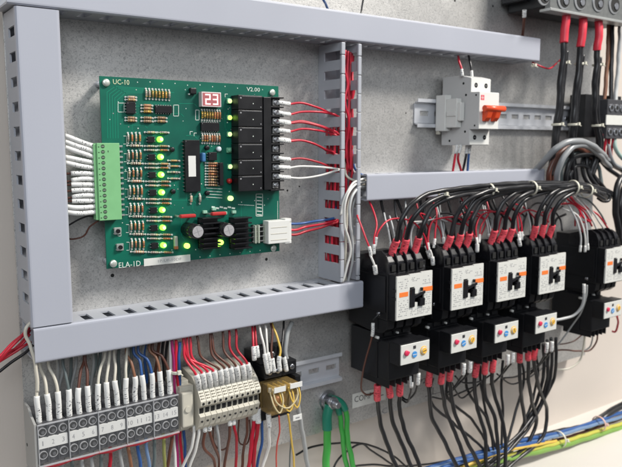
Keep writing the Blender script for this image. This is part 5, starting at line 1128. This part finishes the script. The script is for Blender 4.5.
for pts, m, nm, r, L in rd:
    wire('relay_socket_wire', '%s wire hanging below the amber relay' % nm, 'wire', m, r, pts, (L, r + .9, MARKW, 'marker_sleeve') if L else None, None, 'wires below the amber relay')
wire('control_cable', 'grey cable passing down over the rail right of the amber relay', 'cable', W_GREY, 2.6, [(292, 322, 26), (287, 335, 30), (285, 350, 32), (289, 366, 34), (294, 385, 32), (297, 402, 30), (302, 430, 28), (309, 475, 26)], n=12)
# brown looping wires seen between beige terminals and relay
for k, pts in enumerate(([(239, 420, 26), (238, 436, 22), (241, 444, 20), (247, 444, 20), (250, 434, 22), (249, 420, 26)], [(213, 428, 24), (214, 442, 20), (220, 450, 18), (226, 448, 18), (229, 436, 20)])):
    wire('loose_wire', ('thin brown wire loop right below the beige terminals', 'thin brown wire loop left below the beige terminals')[k], 'wire', W_BROWN, .9, pts)
# red and white wires at the lower left corner of the ducts
lc = [([(28, 326, 20), (24, 334, 26), (12, 344, 30), (-2, 358, 30)], W_RED, 1.5, 'thick red'), ([(29, 328, 24), (22, 336, 30), (8, 350, 32), (-4, 366, 30)], W_CRIM, 1.4, 'dark red'), ([(30, 330, 20), (24, 340, 24), (14, 350, 26), (-2, 362, 26)], W_RED, 1.2, 'middle red'), ([(30, 334, 24), (20, 346, 26), (8, 352, 28), (-4, 358, 28)], W_RED, 1.0, 'thin red'),
      ([(31, 342, 26), (24, 346, 28), (12, 354, 28), (-4, 364, 26)], W_CRIM, 1.2, 'lowest red'), ([(33, 345, 20), (26, 352, 18), (12, 362, 16), (-4, 374, 14)], W_BLACK, 1.4, 'black'), ([(31.5, 322, 34), (26, 328, 36), (25.5, 336, 36), (30, 344, 38), (34, 356, 40), (36, 372, 40), (38, 392, 40)], W_CREAM, 1.5, 'cream')]
for pts, m, r, nm in lc:
    wire('loose_wire', '%s wire coming out of the duct at the lower left corner' % nm, 'wire', m, r, pts, None, None, 'wires at the lower left duct corner')

# ================================================================ CABLES, TOP RIGHT
SRR = (52, 5.6, SLEEVER, 'heat_shrink_sleeve')
tc_ = [([(566.2, 8, 60), (565.5, 25, 62), (563.5, 51, 62), (560, 90, 60), (557, 122, 58), (553, 150, 54), (551, 175, 50)], 'left', 46), ([(583.8, 11, 60), (582.2, 30, 62), (580, 55, 62), (576, 90, 60), (573, 122, 58), (571, 150, 54), (574, 185, 50)], 'middle', 49), ([(599.5, 14, 60), (598.4, 35, 62), (597, 57, 62), (594.5, 95, 60), (595, 122, 58), (599, 145, 54), (590, 175, 50)], 'right', 50)]
for pts, nm, L in tc_:
    wire('feeder_cable', 'black feeder cable with bright red sleeve, %s one of three under the distribution block' % nm, 'cable', W_BLACK, 4.1, pts, (L, 5.4, SLEEVER, 'heat_shrink_sleeve'), None, 'feeder cables with red sleeves', n=14)
    wire('feeder_cable', 'second thinner black cable running along the %s red sleeved feeder' % nm, 'cable', W_BLACK, 2.6, [(p[0] + 3.2, p[1], p[2] - 7) for p in pts[2:]], None, None, 'thin companions of the feeder cables', n=10)
for k, (px, py) in enumerate(((562.8, 63), (579.6, 64), (597.5, 65), (556.8, 124.5), (573.2, 124.5), (596.8, 125.5))):
    tie('white tie on the %s feeder cable %s' % (('left', 'middle', 'right')[k % 3], 'just below its red sleeve' if k < 3 else 'in front of the upper rail'), at(px, py, 58), (-.05, 0, 1), 6.6, 'ties on the feeder cables')
rc = [([(609, 20, 30), (608, 50, 30), (606, 80, 32), (604, 100, 34)], W_TAN, 3.0, 'brown cable dropping right of the red sleeves'), ([(612, 22, 34), (612, 50, 34), (611, 80, 36), (611, 102, 40)], W_BLACK, 3.2, 'black cable dropping to the right terminal block'), ([(620, 26, 34), (619, 55, 36), (617, 80, 38), (615, 102, 42)], W_LGREY, 3.2, 'light grey cable dropping to the right terminal block'),
      ([(524.5, 10, 54), (524, 20, 50), (523, 32, 40), (522, 44, 30)], W_BROWN, 1.8, 'dark brown wire with pale tip at the left end of the distribution block')]
for k, (pts, m, r, nm) in enumerate(rc): wire('feeder_cable', nm, 'cable', m, r, pts, (9, 2.6, MARKW, 'marker_sleeve') if k == 3 else None, None, None, n=12)
for k, (px, m) in enumerate(((603, W_RED), (606.5, W_RED), (610, W_CRIM), (613.5, W_RED))):
    wire('terminal_wire', '%s red wire from the left under the right terminal block' % ORD[k].capitalize(), 'wire', m, 2.0, [(px, 134, 44), (px - 1, 142, 44), (px - 2, 150, 40), (px - 2, 160, 32)], None, None, 'red wires under the right terminal block')
arcs = [([(534, 172, 34), (544, 161, 52), (556, 148.5, 68), (569, 142, 74), (584, 142, 74), (598, 150, 66), (610, 162, 40), (626, 172, 34)], W_ARC, 4.3, 'thick light grey cable arching over the others above the black bundle'), ([(556.5, 186, 62), (558, 172, 68), (563, 158, 72), (573, 147, 74), (586, 146, 70), (598, 154, 62), (610, 168, 40)], W_ARC, 4.0, 'second light grey cable arching just under the first'),
        ([(547.5, 188, 50), (550, 170, 54), (556.5, 156.5, 56), (568, 147, 56), (580, 149, 52), (592, 158, 44)], W_BROWN, 3.6, 'reddish brown cable arching beside the grey ones'), ([(552, 186, 44), (554, 170, 48), (562, 155, 52), (576, 149, 52), (590, 152, 48), (602, 160, 40)], W_BROWN, 3.0, 'dark brown cable arching beside the grey ones'),
        ([(566, 186, 50), (566, 172, 52), (571, 160, 54), (584, 155, 52), (600, 158, 46), (624, 172, 38)], W_BLACK, 3.4, 'black cable arching to the right edge under the grey ones'), ([(572, 188, 50), (570, 176, 52), (576, 166, 52), (590, 170, 48), (598, 184, 50)], W_BLACK, 2.8, 'black cable making a tight loop'), ([(588, 148, 44), (587, 165, 48), (591, 178, 52), (600, 190, 56), (608, 198, 50)], W_BLACK, 3.0, 'black cable bending down to the bundle end'),
        ([(592, 146, 40), (590, 163, 44), (595, 177, 48), (604, 188, 50), (612, 196, 44)], W_BLACK, 3.0, 'black cable bending down just right of another one'), ([(584, 150, 40), (582, 166, 44), (586, 180, 48), (592, 188, 52)], W_BLACK, 2.8, 'short black cable bending down into the bundle'), ([(561, 184, 46), (562, 168, 48), (570, 156, 50), (582, 152, 48), (594, 160, 44), (600, 172, 44), (602, 186, 48)], W_DGREY, 2.6, 'slate cable looping inside the black arcs'),
        ([(600, 160, 40), (610, 170, 44), (622, 178, 46), (640, 186, 44)], W_BLACK, 3.2, 'black cable leaving right at the height of the arcs'), ([(628, 172, 58), (619, 182, 62), (615.5, 198, 64), (617, 222, 62), (622, 245, 58), (634, 262, 50)], W_BLACK, 4.6, 'thick black cable curving down along the right edge'), ([(632, 176, 50), (624, 188, 54), (620, 205, 56), (622, 228, 54), (632, 250, 50)], W_BLACK, 4.0, 'thick black cable hidden partly behind the one at the right edge'),
        ([(608, 136, 40), (609, 150, 44), (613, 162, 46), (626, 170, 44)], W_ARC, 2.6, 'light grey cable below the right terminal block'), ([(614, 136, 44), (616, 148, 48), (622, 158, 48), (634, 164, 46)], mat('wire_mint', (.30, .42, .38), .4), 3.0, 'pale green grey cable in the corner of the right terminal block'), ([(603, 194, 60), (609, 195, 62), (609, 200, 62), (603, 201, 60), (598, 198, 58)], W_BLACK, 2.4, 'small black loop ending the bundle on the right')]
for pts, m, r, nm in arcs: wire('feeder_cable', nm, 'cable', m, r, pts, None, None, 'cables arching at the right', n=12)
# ================================================================ CAMERA, LIGHT
cam = bpy.data.cameras.new('camera'); co = bpy.data.objects.new('camera', cam); COL.objects.link(co)
M = Matrix(((_ex.x, _ex.y, -_ex.z), (_n.x, _n.y, -_n.z), (_ez.x, _ez.y, -_ez.z))).to_4x4()
M.translation = Vector((0, -D * .001, 0)); co.matrix_world = M
cam.sensor_width = 36; cam.lens = F / 622 * 36; cam.clip_start = .01; cam.clip_end = 50
cam.dof.use_dof = True; cam.dof.focus_distance = .60; cam.dof.aperture_fstop = 13
scene.camera = co
w = bpy.data.worlds.new('World'); scene.world = w; w.use_nodes = True
wn = w.node_tree; bg = wn.nodes['Background']; tcw = wn.nodes.new('ShaderNodeTexCoord'); sx = wn.nodes.new('ShaderNodeSeparateXYZ'); wn.links.new(tcw.outputs['Generated'], sx.inputs[0])
rw_ = wn.nodes.new('ShaderNodeValToRGB'); e = rw_.color_ramp.elements           # the room round the cabinet: dim floor, pale walls, bright ceiling
e[0].position = .30; e[0].color = (.085, .08, .078, 1); e[1].position = .75; e[1].color = (.56, .58, .61, 1); m_ = rw_.color_ramp.elements.new(.5); m_.color = (.40, .41, .43, 1)
mp_ = wn.nodes.new('ShaderNodeMapRange'); mp_.inputs['From Min'].default_value = -1; wn.links.new(sx.outputs['Z'], mp_.inputs['Value']); wn.links.new(mp_.outputs['Result'], rw_.inputs['Fac']); wn.links.new(rw_.outputs['Color'], bg.inputs[0]); bg.inputs[1].default_value = .68
def area(name, loc, target, size, power, col):
    l = bpy.data.lights.new(name, 'AREA'); l.shape = 'RECTANGLE'; l.size = size[0]; l.size_y = size[1]; l.energy = power; l.color = col
    o = bpy.data.objects.new(name, l); COL.objects.link(o); o.location = loc
    o.rotation_euler = (Vector(target) - Vector(loc)).to_track_quat('-Z', 'Y').to_euler()
area('ceiling_lamp', (1.85, -1.45, 1.85), (.5, 0, -.1), (.6, .45), 112, (1, .955, .89))
area('fill_light', (-.6, -1.7, .9), (.4, 0, -.1), (1.0, 1.0), 19, (.88, .94, 1))  # soft fill added from the left front, no real window there
scene.view_settings.view_transform = 'Standard'; scene.view_settings.look = 'None'; scene.view_settings.gamma = 1
scene.view_settings.exposure = .08
scene.render.engine = 'CYCLES'
dup_ = {}
for o in bpy.data.objects:
    if 'label' in o.keys() and o.parent is None: dup_.setdefault(o['label'], []).append(o.name)
for k, v in dup_.items():
    if len(k.split()) > 16: print('LONG', len(k.split()), k)
for k, v in dup_.items():
    if len(v) > 1: print('DUPLABEL', k, v)
